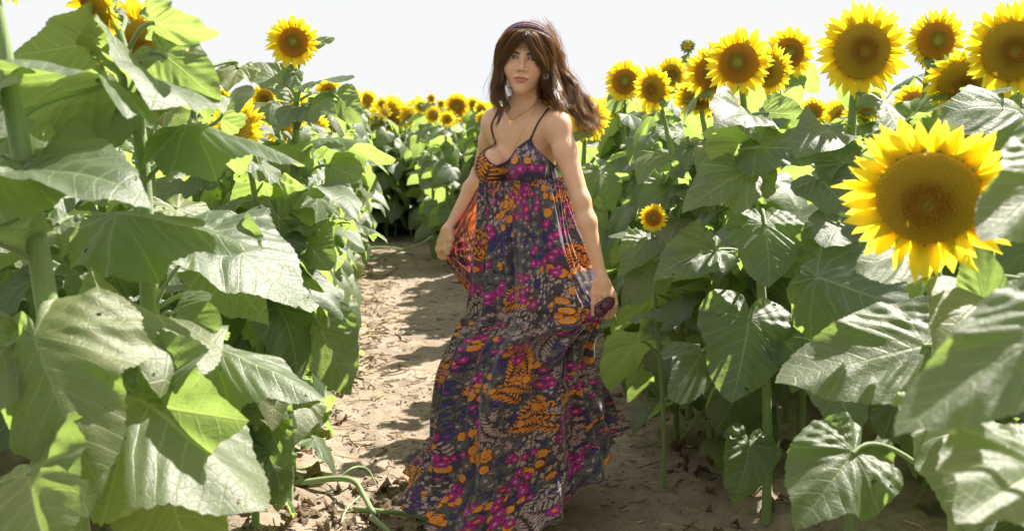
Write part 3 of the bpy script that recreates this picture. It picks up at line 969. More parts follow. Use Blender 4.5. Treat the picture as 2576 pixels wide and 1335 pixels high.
for (x, y, s, k) in ind:
    left = s < 0
    # crowns of the close rows stay under the blooms singled out above
    h = rng.gauss(1.38, .07) if y > 4.5 else rng.uniform(1.18, 1.34) if not left else rng.uniform(1.28, 1.42)
    if left and y < 4.2 and k >= 1: h += .10
    hd = rng.random() < (.9 if y > 5 else .35)
    B = G(x, y); H = Vector((x + rng.uniform(-.07, .07), y - .08 + rng.uniform(-.05, .05), h))
    n = Vector((rng.gauss(-.1, .4), -1, rng.gauss(-.25, .3)))
    cnt[(s, k)] = cnt.get((s, k), 0) + 1
    look = 'leafy plant without a bloom' if not hd else 'blooming plant with its disc turned down' if n.z < -.4 else 'blooming plant turned away from the path' if (n.x * -s) < -.25 else 'blooming plant facing the path'
    lab = (look + ', ' + nth_word(cnt[(s, k)]) + ' along the ' + nth_word(k + 1) + (' sunlit' if left else ' shaded') + ' row from the path' if s
           else look + ', ' + nth_word(cnt[(s, k)]) + ' of those closing the far end of the path')
    grp = 'plants of the sunlit rows' if left else 'plants of the shaded rows' if s > 0 else 'plants closing the path'
    sunflower(B, H, n, rng.uniform(.045, .062), lab, grp, leaves=rng.randint(21, 25) if y < 7 else 19, t0=.05 if y < 7 else .15,
              head=hd, hi=y < 4.6, ripe=rng.random() < .6, bend=rng.uniform(-.05, .05), r0=rng.uniform(.010, .015))

# everything beyond: too many to count, one mesh
def stuff_rows(name, pts, lo_leaves):
    VV, FF, MI, UV = [], [], [], []
    base = 0
    leafs = [(np.array(J.V), J.F, J.mi, np.array(J.uv)) for J in STUFFLEAF]
    Jh = Join()
    for M in petal_slots(14, 5, .2):
        V, F, uv = petal_geo(1.0, .55, 3, 2, 3); Jh.add([M @ v for v in V], F, 2, uv)
    V, F, uv = disc_dome(2, 9); Jh.add(V, F, 3, uv)
    hd = (np.array(Jh.V), Jh.F, Jh.mi, np.array(Jh.uv))
    r = random.Random(5)
    for (x, y, h, nl) in pts:
        parts = []
        V, F = tube([(0, 0, 0), (0, 0, h * .5), (0, 0, h)], .012, 4, False)
        parts.append((np.array([tuple(v) for v in V]), F, [1] * len(F), np.zeros((len(V), 2)), np.eye(4)))
        az = r.uniform(0, 6)
        for i in range(nl):
            t = (.12 if nl > 8 else .6) + (.97 - (.12 if nl > 8 else .6)) * i / nl
            az += 2.4
            s = leaf_size(t, r) * (1.25 if nl < 8 else 1.22)
            M = Matrix.Translation((0, 0, t * h)) @ Matrix.Rotation(r.uniform(.15, .7) if x < float(path_c(y)) + .9 else 0, 4, 'Y') @ Matrix.Rotation(az, 4, 'Z') @ Matrix.Rotation(r.uniform(-.25, .3), 4, 'Y') @ Matrix.Scale(s, 4)
            L = leafs[r.randrange(len(leafs))]
            parts.append((L[0], L[1], L[2], L[3], np.array(M)))
        if r.random() < .8:
            M = Matrix.Translation((0, -.05, h)) @ frame(Vector((r.gauss(0, .45), -1, r.gauss(-.1, .25)))) @ Matrix.Scale(r.uniform(.045, .065), 4)
            parts.append((hd[0], hd[1], hd[2], hd[3], np.array(M)))
        for V, F, mi, uv, M in parts:
            W = V @ M[:3, :3].T + M[:3, 3] + np.array([x, y, 0])
            VV.append(W); UV.append(uv)
            FF.extend(tuple(base + i for i in f) for f in F); MI.extend(mi)
            base += len(V)
    me = mesh(name, np.concatenate(VV), FF, [M_LEAF, M_STEM, M_PETAL, M_DISC], MI, np.concatenate(UV))
    return put(name, me, kind='stuff')

pts = [(x, y, rng.gauss(1.40, .05), 19) for x, y, s, k in more]
pts += [(x, y, rng.uniform(1.3, 1.45), 12) for x, y, s, k in rest if abs(x) < .53 * y + 3.0 and y < 9]
# the rows go on past and behind the photographer
y = -4.0
while y < 1.4:
    for sd in (-1, 1):
        for k in range(0 if y < .2 else 1, 5):
            pts.append((sd * (.86 + .72 * k) + rng.gauss(0, .05), y, rng.gauss(1.42, .05), 14))
    y += .3
stuff_rows('sunflower_rows', pts, 10)
pts = []
y = 17.0
while y < 85:
    st = .55 if y < 30 else .95
    x = -.56 * y
    while x < .56 * y:
        pts.append((x + rng.uniform(-.3, .3) * st, y + rng.uniform(-.3, .3) * st, rng.gauss(1.40, .06), 5 if y < 34 else 3)); x += st * (1 + y / 60)
    y += st * (1 + y / 70)
stuff_rows('distant_sunflower_field', pts, 5)

# ------------------------------------------------------------------ litter on the soil
r = random.Random(8)
J = Join()
for i in range(4600):
    if i < 2900:
        y = r.uniform(2.6, 12) if i % 2 else r.uniform(5, 10)
        sd = r.choice((-1, -1, 1)); x = float(path_c(y)) + sd * abs(r.gauss(.72, .22))
    else:
        y = r.uniform(2.6, 10); x = float(path_c(y)) + r.uniform(-.7, .7)
        if r.random() < .45: continue
    L = r.uniform(.015, .10) * (1.6 if i < 2900 else .7); wd = r.uniform(.001, .0035) * (1.4 if i < 2900 and y > 5 else 1)
    z = ground_z(x, y) + wd; a = r.uniform(0, 6.28); p = r.uniform(-.15, .25)
    d = Vector((math.cos(a) * math.cos(p), math.sin(a) * math.cos(p), math.sin(p))); m = Vector((0, 0, abs(math.sin(p)) * L * .5))
    c = Vector((x, y, z)) + m; sd_ = Vector((-math.sin(a), math.cos(a), 0)) * wd; b = Vector((0, 0, wd * .7))
    kn = Vector((r.gauss(0, .15) * L, r.gauss(0, .15) * L, 0))
    A, B_ = c - d * L / 2, c + d * L / 2
    V = [A - sd_ - b, A + sd_ - b, A + b, c + kn - sd_ - b, c + kn + sd_ - b, c + kn + b, B_ - sd_ - b, B_ + sd_ - b, B_ + b]
    J.add(V, [(0, 1, 4, 3), (1, 2, 5, 4), (2, 0, 3, 5), (3, 4, 7, 6), (4, 5, 8, 7), (5, 3, 6, 8), (0, 2, 1), (6, 7, 8)], 0 if r.random() < .6 else 1)
put('straw_litter', J.mesh('straw_litter', [M_STRAW, M_DRYLEAF], smooth=False), kind='stuff')

J = Join()
for i in range(300):
    y = r.uniform(2.6, 10) if i % 3 else r.uniform(2.8, 4)
    sd = r.choice((-1, 1)); x = float(path_c(y)) + sd * (abs(r.gauss(.0, .3)) + .66)
    if i < 110:
        y = r.uniform(2.85, 3.7); x = r.uniform(-.95, -.28)
    V, F, uv = blade(17, 3, 500 + i, r.uniform(1.5, 3.5), r.uniform(.3, .9), .10, r.uniform(.5, .9), False, r.uniform(0, .6))
    s = r.uniform(.03, .085)
    M = Matrix.Translation((x, y, ground_z(x, y) + s * .25)) @ Matrix.Rotation(r.uniform(0, 6.3), 4, 'Z') @ Matrix.Rotation(r.uniform(-.5, .5), 4, 'X') @ Matrix.Rotation(r.uniform(-.6, .3), 4, 'Y') @ Matrix.Scale(s, 4)
    J.add([M @ Vector(v) for v in V], F, 0, uv)
put('dry_leaf_litter', J.mesh('dry_leaf_litter', [M_DRYLEAF]), kind='stuff')

# small clods and pebbles
J = Join()
ico = [(0, 0, 1), (.89, 0, .45), (.28, .85, .45), (-.72, .53, .45), (-.72, -.53, .45), (.28, -.85, .45), (.72, .53, -.45), (-.28, .85, -.45), (-.89, 0, -.45), (-.28, -.85, -.45), (.72, -.53, -.45), (0, 0, -1)]
icf = [(0, 1, 2), (0, 2, 3), (0, 3, 4), (0, 4, 5), (0, 5, 1), (1, 6, 2), (2, 7, 3), (3, 8, 4), (4, 9, 5), (5, 10, 1), (1, 10, 6), (2, 6, 7), (3, 7, 8), (4, 8, 9), (5, 9, 10), (6, 11, 7), (7, 11, 8), (8, 11, 9), (9, 11, 10), (10, 11, 6)]
for i in range(2600):
    y = r.uniform(2.6, 9) if i % 2 else r.uniform(2.6, 5); x = float(path_c(y)) + r.uniform(-1.1, 1.1)
    s = r.uniform(.003, .010) * (1.6 if r.random() < .1 else 1); z = ground_z(x, y)
    J.add([(x + a * s * r.uniform(.7, 1.3), y + b * s * r.uniform(.7, 1.3), z + c_ * s * .6 * r.uniform(.7, 1.3)) for a, b, c_ in ico], icf)
put('soil_clods', J.mesh('soil_clods', [M_SOIL], smooth=False), kind='stuff')

def stalk(label, P, r0, mat=M_STEM, twigs=()):
    o = root('cut_stalk', label, 'stalk', P[0])
    Q = [Vector(p) - Vector(P[0]) for p in P]
    C = catmull(Q, 22)
    rr = [r0 * (1.0 - .25 * i / 21) for i in range(22)]
    V, F = tube(C, rr, 10, True)
    put('stem', mesh('stem', V, F, [mat]), o)
    for tw in twigs:
        T = catmull([Vector(p) - Vector(P[0]) for p in tw], 14)
        V, F = tube(T, [r0 * .42 * (1 - .5 * i / 13) for i in range(14)], 6, True)
        put('leaf_stalk', mesh('leaf_stalk', V, F, [mat]), o)
    return o
def gp(px, py, z): 
    v = gz(px, py); f = (CAM_H - z) / CAM_H
    return (v.x * f, v.y * f, z)
stalk('bent green stalk lying on the litter with a pale cut end', [gp(640, 1222, .03), gp(740, 1215, .05), gp(840, 1203, .07), gp(890, 1210, .08), gp(915, 1245, .05), gp(940, 1290, .03)], .0125,
      twigs=[[gp(850, 1205, .07), gp(890, 1175, .10), gp(925, 1180, .06), gp(950, 1225, .02)], [gp(915, 1240, .05), gp(880, 1270, .04), gp(862, 1300, .03), gp(858, 1325, .01)]])
stalk('green stalk lying behind the bent one and curving up at its tip', [gp(650, 1195, .03), gp(720, 1185, .03), gp(770, 1175, .04), gp(820, 1150, .03)], .009)
stalk('thin stalk half under the hem of the dress', [gp(890, 1278, .02), gp(960, 1285, .03), gp(1030, 1292, .02), gp(1100, 1315, .01)], .010)
stalk('greenish stalk slanting out of the bottom of the picture', [gp(935, 1300, .03), gp(970, 1330, .03), gp(1010, 1370, .02)], .011)
stalk('pale green stalk lying near the base of the lone tall sunflower', [gp(790, 955, .02), gp(830, 956, .025), gp(870, 960, .02), gp(905, 965, .01)], .009)
stalk('long yellow-green stalk leaning down to the path where the sunlit rows end', [gp(1085, 595, .35), gp(1060, 612, .25), gp(1010, 630, .12), gp(930, 655, .03)], .012)
stalk('fallen pale stalk across the sunlit edge of the path', [gp(900, 628, .03), gp(960, 622, .05), gp(1010, 628, .03), gp(1040, 640, .01)], .014)
stalk('straw-coloured stalk crossing the litter in the sun', [gp(820, 690, .02), gp(880, 680, .05), gp(960, 690, .03), gp(1000, 670, .01)], .010, M_STRAW)

def lump(label, px, py, s, mat, seed, flat=.6):
    rr = random.Random(seed)
    P = gz(px, py)
    V = []; n = 14
    for j in range(9):
        for i in range(n):
            th = math.pi * j / 8; ph = 2 * math.pi * i / n
            q = s * (1 + .18 * math.sin(ph * 2 + seed) * math.sin(th) + .1 * math.sin(th * 3 + ph * 3 + seed * 2) + rr.uniform(-.03, .03) * (0 < j < 8))
            V.append((q * math.sin(th) * math.cos(ph), q * .8 * math.sin(th) * math.sin(ph), q * flat * math.cos(th)))
    o = put('clod', mesh('clod', V, grid_faces(n, 9, True), [mat]))
    o.location = (P.x, P.y, ground_z(P.x, P.y) + s * flat * .5)
    return tag(o, label, 'clod of earth')
M_CLOD = simple('dry_clod', (0.28, 0.20, 0.13), (0.42, 0.32, 0.23), 40, .95, .8, .01)
lump('flat sandy clod beside the hem of the held-out skirt', 1155, 712, .055, M_CLOD, 1, .4)
lump('rounded clod resting in the litter under the dark drooping leaf', 803, 1150, .022, M_CLOD, 2, .8)
lump('orange-brown crumb of earth catching the sun by the shaded row', 1592, 998, .022, M_CLOD, 3, .5)
lump('low worn clod bedded in the middle of the path', 985, 770, .05, M_CLOD, 4, .25)

# ====================================================================== the woman
def smin(a, b, k):
    h = np.clip(.5 + .5 * (b - a) / k, 0, 1)
    return b * (1 - h) + a * h - k * h * (1 - h)
def smax(a, b, k): return -smin(-a, -b, k)
def cone(p, a, b, ra, rb):
    a = np.array(a, float); b = np.array(b, float); ab = b - a
    t = np.clip(((p - a) @ ab) / (ab @ ab), 0, 1)
    return np.linalg.norm(p - (a + t[..., None] * ab), axis=-1) - (ra + (rb - ra) * t)
def ell(p, c, r, Rm=None):
    q = p - np.array(c, float)
    if Rm is not None: q = q @ Rm
    r = np.array(r, float)
    k0 = np.linalg.norm(q / r, axis=-1); k1 = np.linalg.norm(q / (r * r), axis=-1)
    return k0 * (k0 - 1) / (k1 + 1e-9)
def ball(p, c, r): return np.linalg.norm(p - np.array(c, float), axis=-1) - r

def surface_nets(f, lo, hi, h):
    """quads of the zero surface of f inside the box lo..hi"""
    ax = [np.arange(lo[i], hi[i] + h, h) for i in range(3)]
    n = [len(a) for a in ax]
    G_ = np.empty(n, dtype=np.float64)
    for i0 in range(0, n[0], 24):
        g_ = np.stack(np.meshgrid(ax[0][i0:i0 + 24], ax[1], ax[2], indexing='ij'), -1)
        G_[i0:i0 + 24] = f(g_)
    S = G_ < 0
    m = [k - 1 for k in n]
    corners = [(i, j, k) for i in (0, 1) for j in (0, 1) for k in (0, 1)]
    cnt = sum(S[i:i + m[0], j:j + m[1], k:k + m[2]].astype(np.int8) for i, j, k in corners)
    cells = np.argwhere((cnt > 0) & (cnt < 8))
    idx = -np.ones(m, dtype=np.int64); idx[tuple(cells.T)] = np.arange(len(cells))
    acc = np.zeros((len(cells), 3)); num = np.zeros(len(cells))
    for a in corners:
        for d in range(3):
            if a[d]: continue
            b = list(a); b[d] = 1
            A = G_[cells[:, 0] + a[0], cells[:, 1] + a[1], cells[:, 2] + a[2]]
            B = G_[cells[:, 0] + b[0], cells[:, 1] + b[1], cells[:, 2] + b[2]]
            k = (A < 0) != (B < 0)
            t = np.where(k, A / (A - B + 1e-15), 0)
            pt = np.array(a, float)[None].repeat(len(cells), 0); pt[:, d] += t
            acc[k] += pt[k]; num[k] += 1
    V = (cells + acc / num[:, None]) * h + np.array(lo)
    F = []
    for d in range(3):
        u, v = (d + 1) % 3, (d + 2) % 3
        sl = [slice(0, n[0]), slice(0, n[1]), slice(0, n[2])]
        s0 = list(sl); s1 = list(sl); s0[d] = slice(0, n[d] - 1); s1[d] = slice(1, n[d])
        ch = np.argwhere(S[tuple(s0)] != S[tuple(s1)])
        ch = ch[(ch[:, u] > 0) & (ch[:, v] > 0) & (ch[:, u] < m[u]) & (ch[:, v] < m[v]) & (ch[:, d] < m[d])]
        ins = S[tuple(ch.T)]
        q = []
        for du, dv in ((1, 1), (0, 1), (0, 0), (1, 0)):
            c = ch.copy(); c[:, u] -= du; c[:, v] -= dv
            q.append(idx[tuple(c.T)])
        q = np.stack(q, -1)
        q[~ins] = q[~ins][:, ::-1]
        F.append(q)
    F = np.concatenate(F)
    return V, F[(F >= 0).all(1)]

def N(v): return np.array([v.x, v.y, v.z]) if hasattr(v, 'x') else np.array(v, float)
def A(px, py, Y): return N(at(px, py, Y))

# ---- skeleton -----------------------------------------------------------------
CB = A(1314, 290, 3.31)                       # base of the neck
YAW = R(33)
UX = np.array([math.cos(YAW), -math.sin(YAW), 0]); UN = np.array([-math.sin(YAW), -math.cos(YAW), 0]); UZ = np.array([0, 0, 1.0])
TR = np.stack([UX, -UN, UZ], 1)               # torso frame: x to her left, y to her back, z up
def T(x, y, z): return CB + TR @ np.array([x, y, z])
shR, elR, wrR = A(1247, 308, 3.38), A(1207, 438, 3.55), A(1131, 572, 3.47)
shL, elL, wrL = A(1402, 318, 3.21), A(1462, 505, 3.13), A(1512, 694, 3.08)

# ---- head ---------------------------------------------------------------------
HR = (Matrix.Rotation(R(5.5), 3, 'Y') @ Matrix.Rotation(R(-6), 3, 'Z') @ Matrix.Rotation(R(4), 3, 'X'))
HR = np.array(HR)
HS = 0.985
HO = A(1315.5, 148, 3.20) - HR @ (np.array([0, -.079, .006]) * HS)
def to_head(p): return ((p - HO) @ HR) / HS
def Hd(x, y, z): return HO + HR @ (np.array([x, y, z], float) * HS)

def head_sdf(p):
    """head-local coordinates, face toward -y"""
    q = p.copy(); q[..., 0] = np.abs(q[..., 0])            # two like halves
    d = ell(q, (0, .022, .034), (.0725, .090, .076))
    d = smin(d, ell(q, (0, -.026, -.008), (.0600, .060, .078)), .03)
    d = smin(d, ell(q, (0, -.036, -.062), (.039, .044, .038)), .028)
    d = smin(d, cone(q, (.0415, .002, -.038), (.008, -.064, -.086), .0120, .0120), .026)
    d = smin(d, ball(q, (0, -.070, -.0905), .0150), .018)
    d = smin(d, ell(q, (.0355, -.060, -.028), (.022, .021, .022)), .028)
    d = smin(d, cone(q, (0, -.079, .024), (.036, -.066, .024), .0075, .009), .022)      # brow
    # eye sockets
    d = smax(d, -ell(q, (.0305, -.0985, .005), (.018, .0145, .0105)), .015)
    # nose
    nose = cone(q, (0, -.080, .018), (0, -.097, -.016), .0052, .0072)
    nose = smin(nose, ball(q, (0, -.0995, -.0240), .0088), .008)
    nose = smin(nose, ell(q, (.0118, -.0895, -.0270), (.0062, .0080, .0062)), .007)
    d = smin(d, nose, .014)
    d = smax(d, -ell(q, (.0062, -.0955, -.0345), (.0036, .0050, .0030)), .003)            # nostrils
    # muzzle and lips
    d = smin(d, ell(q, (0, -.066, -.056), (.030, .021, .024)), .014)
    up = ell(q, (.0070, -.0860, -.0530), (.0165, .0082, .0060))
    lo = ell(q, (0, -.0858, -.0630), (.0170, .0096, .0072))
    d = smin(d, up, .006); d = smin(d, lo, .006)
    d = smax(d, -ell(q, (0, -.0975, -.0575), (.0215, .0065, .0006)), .003)
    # eyelids over the ball
    e = np.array([.0305, -.0715, .006])
    lid = ball(q, e, .0142)
    xx = (q[..., 0] - e[0]); zz = q[..., 2] - e[2]
    opn = np.abs(zz - .0008 - .06 * xx) - .0047 * np.sqrt(np.clip(1 - (xx / .0145) ** 2, 0, 1))
    lid = np.maximum(lid, -np.maximum(opn, q[..., 1] + .070))
    d = smin(d, lid, .0045)
    cut = np.maximum(opn, q[..., 1] + .0715)
    d = np.maximum(d, -np.maximum(cut, ball(q, e, .026)))
    d = np.minimum(d, ball(q, e, .0122))
    # ears
    cE, sE = math.cos(.25), math.sin(.25)
    Re = np.array([[cE, -sE, 0], [sE, cE, 0], [0, 0, 1]])
    ear = ell(q, (.0745, .012, -.008), (.0055, .016, .029), Re)
    ear = smax(ear, -ell(q, (.0800, .007, -.006), (.0050, .009, .017), Re), .004)
    d = smin(d, ear, .006)
    return d

nkT, nkB = Hd(0, .016, -.055), T(0, .020, -.015)
def torso_sdf(p):
    q = (p - CB) @ TR
    s = q.copy(); s[..., 1] /= .70
    d = cone(s, (0, .020, -.085), (0, .014, -.27), .113, .108) * .82
    d = smin(d, cone(s, (0, .014, -.27), (0, .02, -.37), .108, .104) * .82, .04)
    d = smin(d, cone(s, (0, .02, -.40), (0, .025, -.56), .120, .150) * .82, .06)
    d = smin(d, cone(q, (-.085, .020, -.045), (.085, .020, -.045), .047, .047), .05)
    for sx in (-1, 1):
        b = ell(q, (sx * .070, -.072, -.165), (.056, .058, .058))
        d = smin(d, b, .028)
    return d
def trunk_sdf(p):
    d = torso_sdf(p)
    q = (p - CB) @ TR
    d = smin(d, cone(p, shR, T(-.07, .01, -.05), .044, .045), .04)
    d = smin(d, cone(p, shL, T(.07, .01, -.05), .046, .045), .04)
    d = smin(d, cone(p, nkT, nkB, .0425, .0440), .020)
    # muscles from the neck to the shoulders, collar bones
    d = smin(d, cone(q, (-.020, .038, .020), (-.120, .022, -.028), .027, .024), .035)
    d = smin(d, cone(q, (.020, .038, .020), (.120, .022, -.028), .027, .024), .035)
    for sx in (-1, 1):
        d = smin(d, cone(q, (sx * .018, -.052, -.047), (sx * .125, -.020, -.028), .0065, .0060), .014)
    d = smin(d, cone(q, (.020, -.045, -.045), (.048, .0, .055), .0065, .008), .016)
    d = smin(d, cone(q, (-.020, -.045, -.045), (-.048, .0, .055), .0065, .008), .016)
    return d
def arm_sdf(p, s, e, w, k=.85):
    m = s + (e - s) * .35; f = e + (w - e) * .28
    d = cone(p, s, m, .0485 * k, .0430 * k)
    d = smin(d, cone(p, m, e, .0430 * k, .0325 * k), .02)
    d = smin(d, cone(p, e, f, .0330 * k, .0345 * k), .02)
    d = smin(d, cone(p, f, w, .0345 * k, .0205 * k), .02)
    return d
def chain(p, pts, rad, k=.004):
    d = None
    for i in range(len(pts) - 1):
        c = cone(p, pts[i], pts[i + 1], rad[i], rad[i + 1])
        d = c if d is None else smin(d, c, k)
    return d

# her left hand (beside the sunglasses), back of the hand to the viewer
hw = wrL
def LH(px, py, y=0.0): return A(px, py, 3.08 + y)
LK = [LH(1508, 738, -.012), LH(1522, 743, -.018), LH(1535, 744, -.012), LH(1545, 742, .002)]   # knuckles, index first
LF = [[LK[0], LH(1511, 768, -.016), LH(1509, 790, .012), LH(1504, 798, .030)],
      [LK[1], LH(1527, 775, -.020), LH(1524, 797, .010), LH(1517, 802, .028)],
      [LK[2], LH(1541, 770, -.014), LH(1539, 792, .012), LH(1531, 799, .028)],
      [LK[3], LH(1549, 764, .000), LH(1547, 782, .018), LH(1541, 788, .030)]]
LT = [LH(1501, 712, .004), LH(1496, 738, .002), LH(1494, 764, -.006), LH(1492, 790, -.010)]
def handL_sdf(p):
    d = cone(p, hw, LH(1516, 712, -.004), .0200, .0200)
    for k, kn in enumerate(LK):
        d = smin(d, cone(p, LH(1511 + 3 * k, 708, -.004), kn, .0150, .0105 - .0006 * k), .010)
    for k, f in enumerate(LF):
        r = [.0098, .0086, .0078, .0068] if k < 3 else [.0086, .0074, .0068, .0060]
        d = smin(d, chain(p, f, r), .0035)
    d = smin(d, chain(p, LT, [.0150, .0128, .0098, .0078], .006), .008)
    return d
# her right hand gripping the skirt out to the side
def RHp(px, py, y=0.0): return A(px, py, 3.46 + y)
RK = [RHp(1122, 604, -.022), RHp(1113, 607, -.012), RHp(1107, 610, .004), RHp(1105, 608, .020)]
RF = [[RK[0], RHp(1117, 628, -.030), RHp(1121, 646, -.020), RHp(1128, 650, -.008)],
      [RK[1], RHp(1106, 630, -.016), RHp(1112, 648, -.010), RHp(1121, 651, .000)],
      [RK[2], RHp(1101, 628, .004), RHp(1106, 645, .006), RHp(1115, 647, .012)],
      [RK[3], RHp(1101, 622, .022), RHp(1106, 636, .024), RHp(1113, 638, .028)]]
RT = [RHp(1132, 585, -.014), RHp(1134, 602, -.030), RHp(1132, 620, -.036), RHp(1127, 636, -.034)]
def handR_sdf(p):
    d = cone(p, wrR, RHp(1124, 582), .0200, .0200)
    for k, kn in enumerate(RK):
        d = smin(d, cone(p, RHp(1127 - 2 * k, 580, -.01 + .007 * k), kn, .0150, .0105 - .0006 * k), .010)
    for k, f in enumerate(RF):
        r = [.0096, .0085, .0077, .0068] if k < 3 else [.0085, .0074, .0068, .0060]
        d = smin(d, chain(p, f, r), .0035)
    d = smin(d, chain(p, RT, [.0145, .0125, .0098, .0078], .006), .008)
    return d

hipC = T(0, .02, -.56)
kneeR, ankR = A(1270, 1015, 3.25), A(1235, 1240, 3.30)
kneeL, ankL = A(1345, 1010, 3.20), A(1350, 1270, 3.28)
def legs_sdf(p):
    d = 9.
    for hx, kn, an in ((-.085, kneeR, ankR), (.085, kneeL, ankL)):
        h_ = T(hx, .02, -.60)
        kn = h_ + (kn - h_) / np.linalg.norm(kn - h_) * .40
        an = kn + (an - kn) / np.linalg.norm(an - kn) * .38; an[2] = .085
        toe = an + np.array([-.03, -.15, -.055])
        x = chain(p, [h_, kn, (kn + an) / 2 + np.array([0, .015, .08]), an], [.085, .056, .052, .034], .03)
        x = smin(x, cone(p, an - np.array([0, -.03, .045]), toe, .032, .026), .02)
        d = smin(d, x, .03) if not np.isscalar(d) else x
    return d

def whole_sdf(p):
    hp = to_head(p)
    d = np.full(p.shape[:-1], 9.0)
    n0 = p[..., 2] < CB[2] + .12                      # only work out what can be near
    pn = p[n0]
    if len(pn):
        e = smin(trunk_sdf(pn), arm_sdf(pn, shR, elR, wrR), .022)
        d[n0] = smin(e, arm_sdf(pn, shL, elL, wrL), .022)
    near = (p[..., 2] > CB[2] - .02)
    if near.any(): 
        hd_ = np.full(p.shape[:-1], 9.0); hd_[near] = head_sdf(hp[near]) * HS
        d = smin(d, hd_, .012)
    near = (p[..., 2] < CB[2] - .28)
    if near.any():
        for fn, wc in ((handL_sdf, wrL), (handR_sdf, wrR)):
            nh = (np.abs(p - wc).max(-1) < .14)
            if nh.any():
                e = np.full(p.shape[:-1], 9.0); e[nh] = fn(p[nh]); d = smin(d, e, .008)
        pn = p[near]
        e2 = np.full(p.shape[:-1], 9.0); e2[near] = legs_sdf(pn); d = smin(d, e2, .04)
    return d

def hit(px, py, f=None, off=0.0, y0=2.7, y1=3.9):
    """first point of the surface f = off seen at (px, py)"""
    f = f or trunk_sdf
    a = A(px, py, y0); b = A(px, py, y1)
    t = np.linspace(0, 1, 500)
    P = a + t[:, None] * (b - a)
    v = f(P) - off
    k = np.argmax(v < 0)
    if v[k] >= 0: k = int(np.argmin(v))
    elif k > 0:
        s = v[k - 1] / (v[k - 1] - v[k]); return P[k - 1] + s * (P[k] - P[k - 1])
    return P[k]

# ---- body mesh ------------------------------------------------------------------
def box(pts, pad): 
    pts = np.array(pts); return pts.min(0) - pad, pts.max(0) + pad
VV, FF, off_ = [], [], 0
zc = CB[2] + .060
zw = CB[2] - .62
blocks = [((HO[0] - .125, HO[1] - .135, zc), (HO[0] + .125, HO[1] + .15, HO[2] + .145), .00125)]
armL, armR = box([shL, elL, wrL], .075), box([shR, elR, wrR], .075)
lo_ = np.minimum(armL[0], armR[0]); hi_ = np.maximum(armL[1], armR[1])
zh = max(wrL[2], wrR[2]) - .0
blocks.append(((lo_[0], 2.98, zh - .0), (hi_[0], 3.66, zc + .003), .0034))
XC = wrL[0] - .085
blocks.append(((XC - .004, 2.98, wrL[2]), (wrL[0] + .05, 3.25, zh + .004), .0030))
blocks.append((*box(LK + LT + LF[0] + LF[1] + LF[2] + LF[3] + [wrL], .03), .0013))
blocks.append((*box(RK + RT + RF[0] + RF[1] + RF[2] + RF[3] + [wrR], .03), .0013))
blocks[3] = (blocks[3][0], (blocks[3][1][0], blocks[3][1][1], wrL[2] + .003), .0013)
blocks[4] = (blocks[4][0], (blocks[4][1][0], blocks[4][1][1], wrR[2] + .003), .0013)
blocks.append(((CB[0] - .26, 2.95, 0.0), (XC, 3.6, zh + .004), .009))
for bi, (lo, hi, h) in enumerate(blocks):
    V, F = surface_nets(whole_sdf, lo, hi, h)
    if bi == 1:     # forearms end where the finer hand blocks begin
        pass
    VV.append(V); FF.append(F + off_); off_ += len(V)
BV = np.concatenate(VV); BF = np.concatenate(FF)

# skin colour per vertex: lips, brows, nails and a little flush
hp = to_head(BV)
colr = np.tile(np.array([.70, .41, .265]), (len(BV), 1))
front = (hp[:, 1] < -.035) & (hp[:, 2] > -.12)
x, y_, z_ = hp[:, 0], hp[:, 1], hp[:, 2]
ax_ = np.abs(x)
def blend(mask, c, a=1.0):
    m = (np.clip(mask, 0, 1) * a)[:, None]
    colr[:] = colr * (1 - m) + np.array(c) * m
fm = front.astype(float)
blend(fm * np.exp(-(((ax_ - .042) / .02) ** 2 + ((z_ + .030) / .018) ** 2)), (.68, .33, .225), .5)
# lips
upz = -.0575 + .0105 * np.clip(1 - (ax_ / .0255) ** 1.7, 0, 1) * (1 - .22 * np.exp(-(ax_ / .0035) ** 2)) 
loz = -.0575 - .0130 * np.clip(1 - (ax_ / .0245) ** 2.0, 0, 1)
lip = np.clip((upz - z_) / .0012, 0, 1) * np.clip((z_ - loz) / .0012, 0, 1) * (ax_ < .0250)
blend(fm * lip, (.42, .105, .105), .95)
blend(fm * lip * (z_ < -.0575), (.52, .165, .160), .9)
blend(fm * lip * np.exp(-((z_ + .0575) / .0009) ** 2), (.13, .03, .03), .85)  # shade in the crease between the lips, painted into the colour
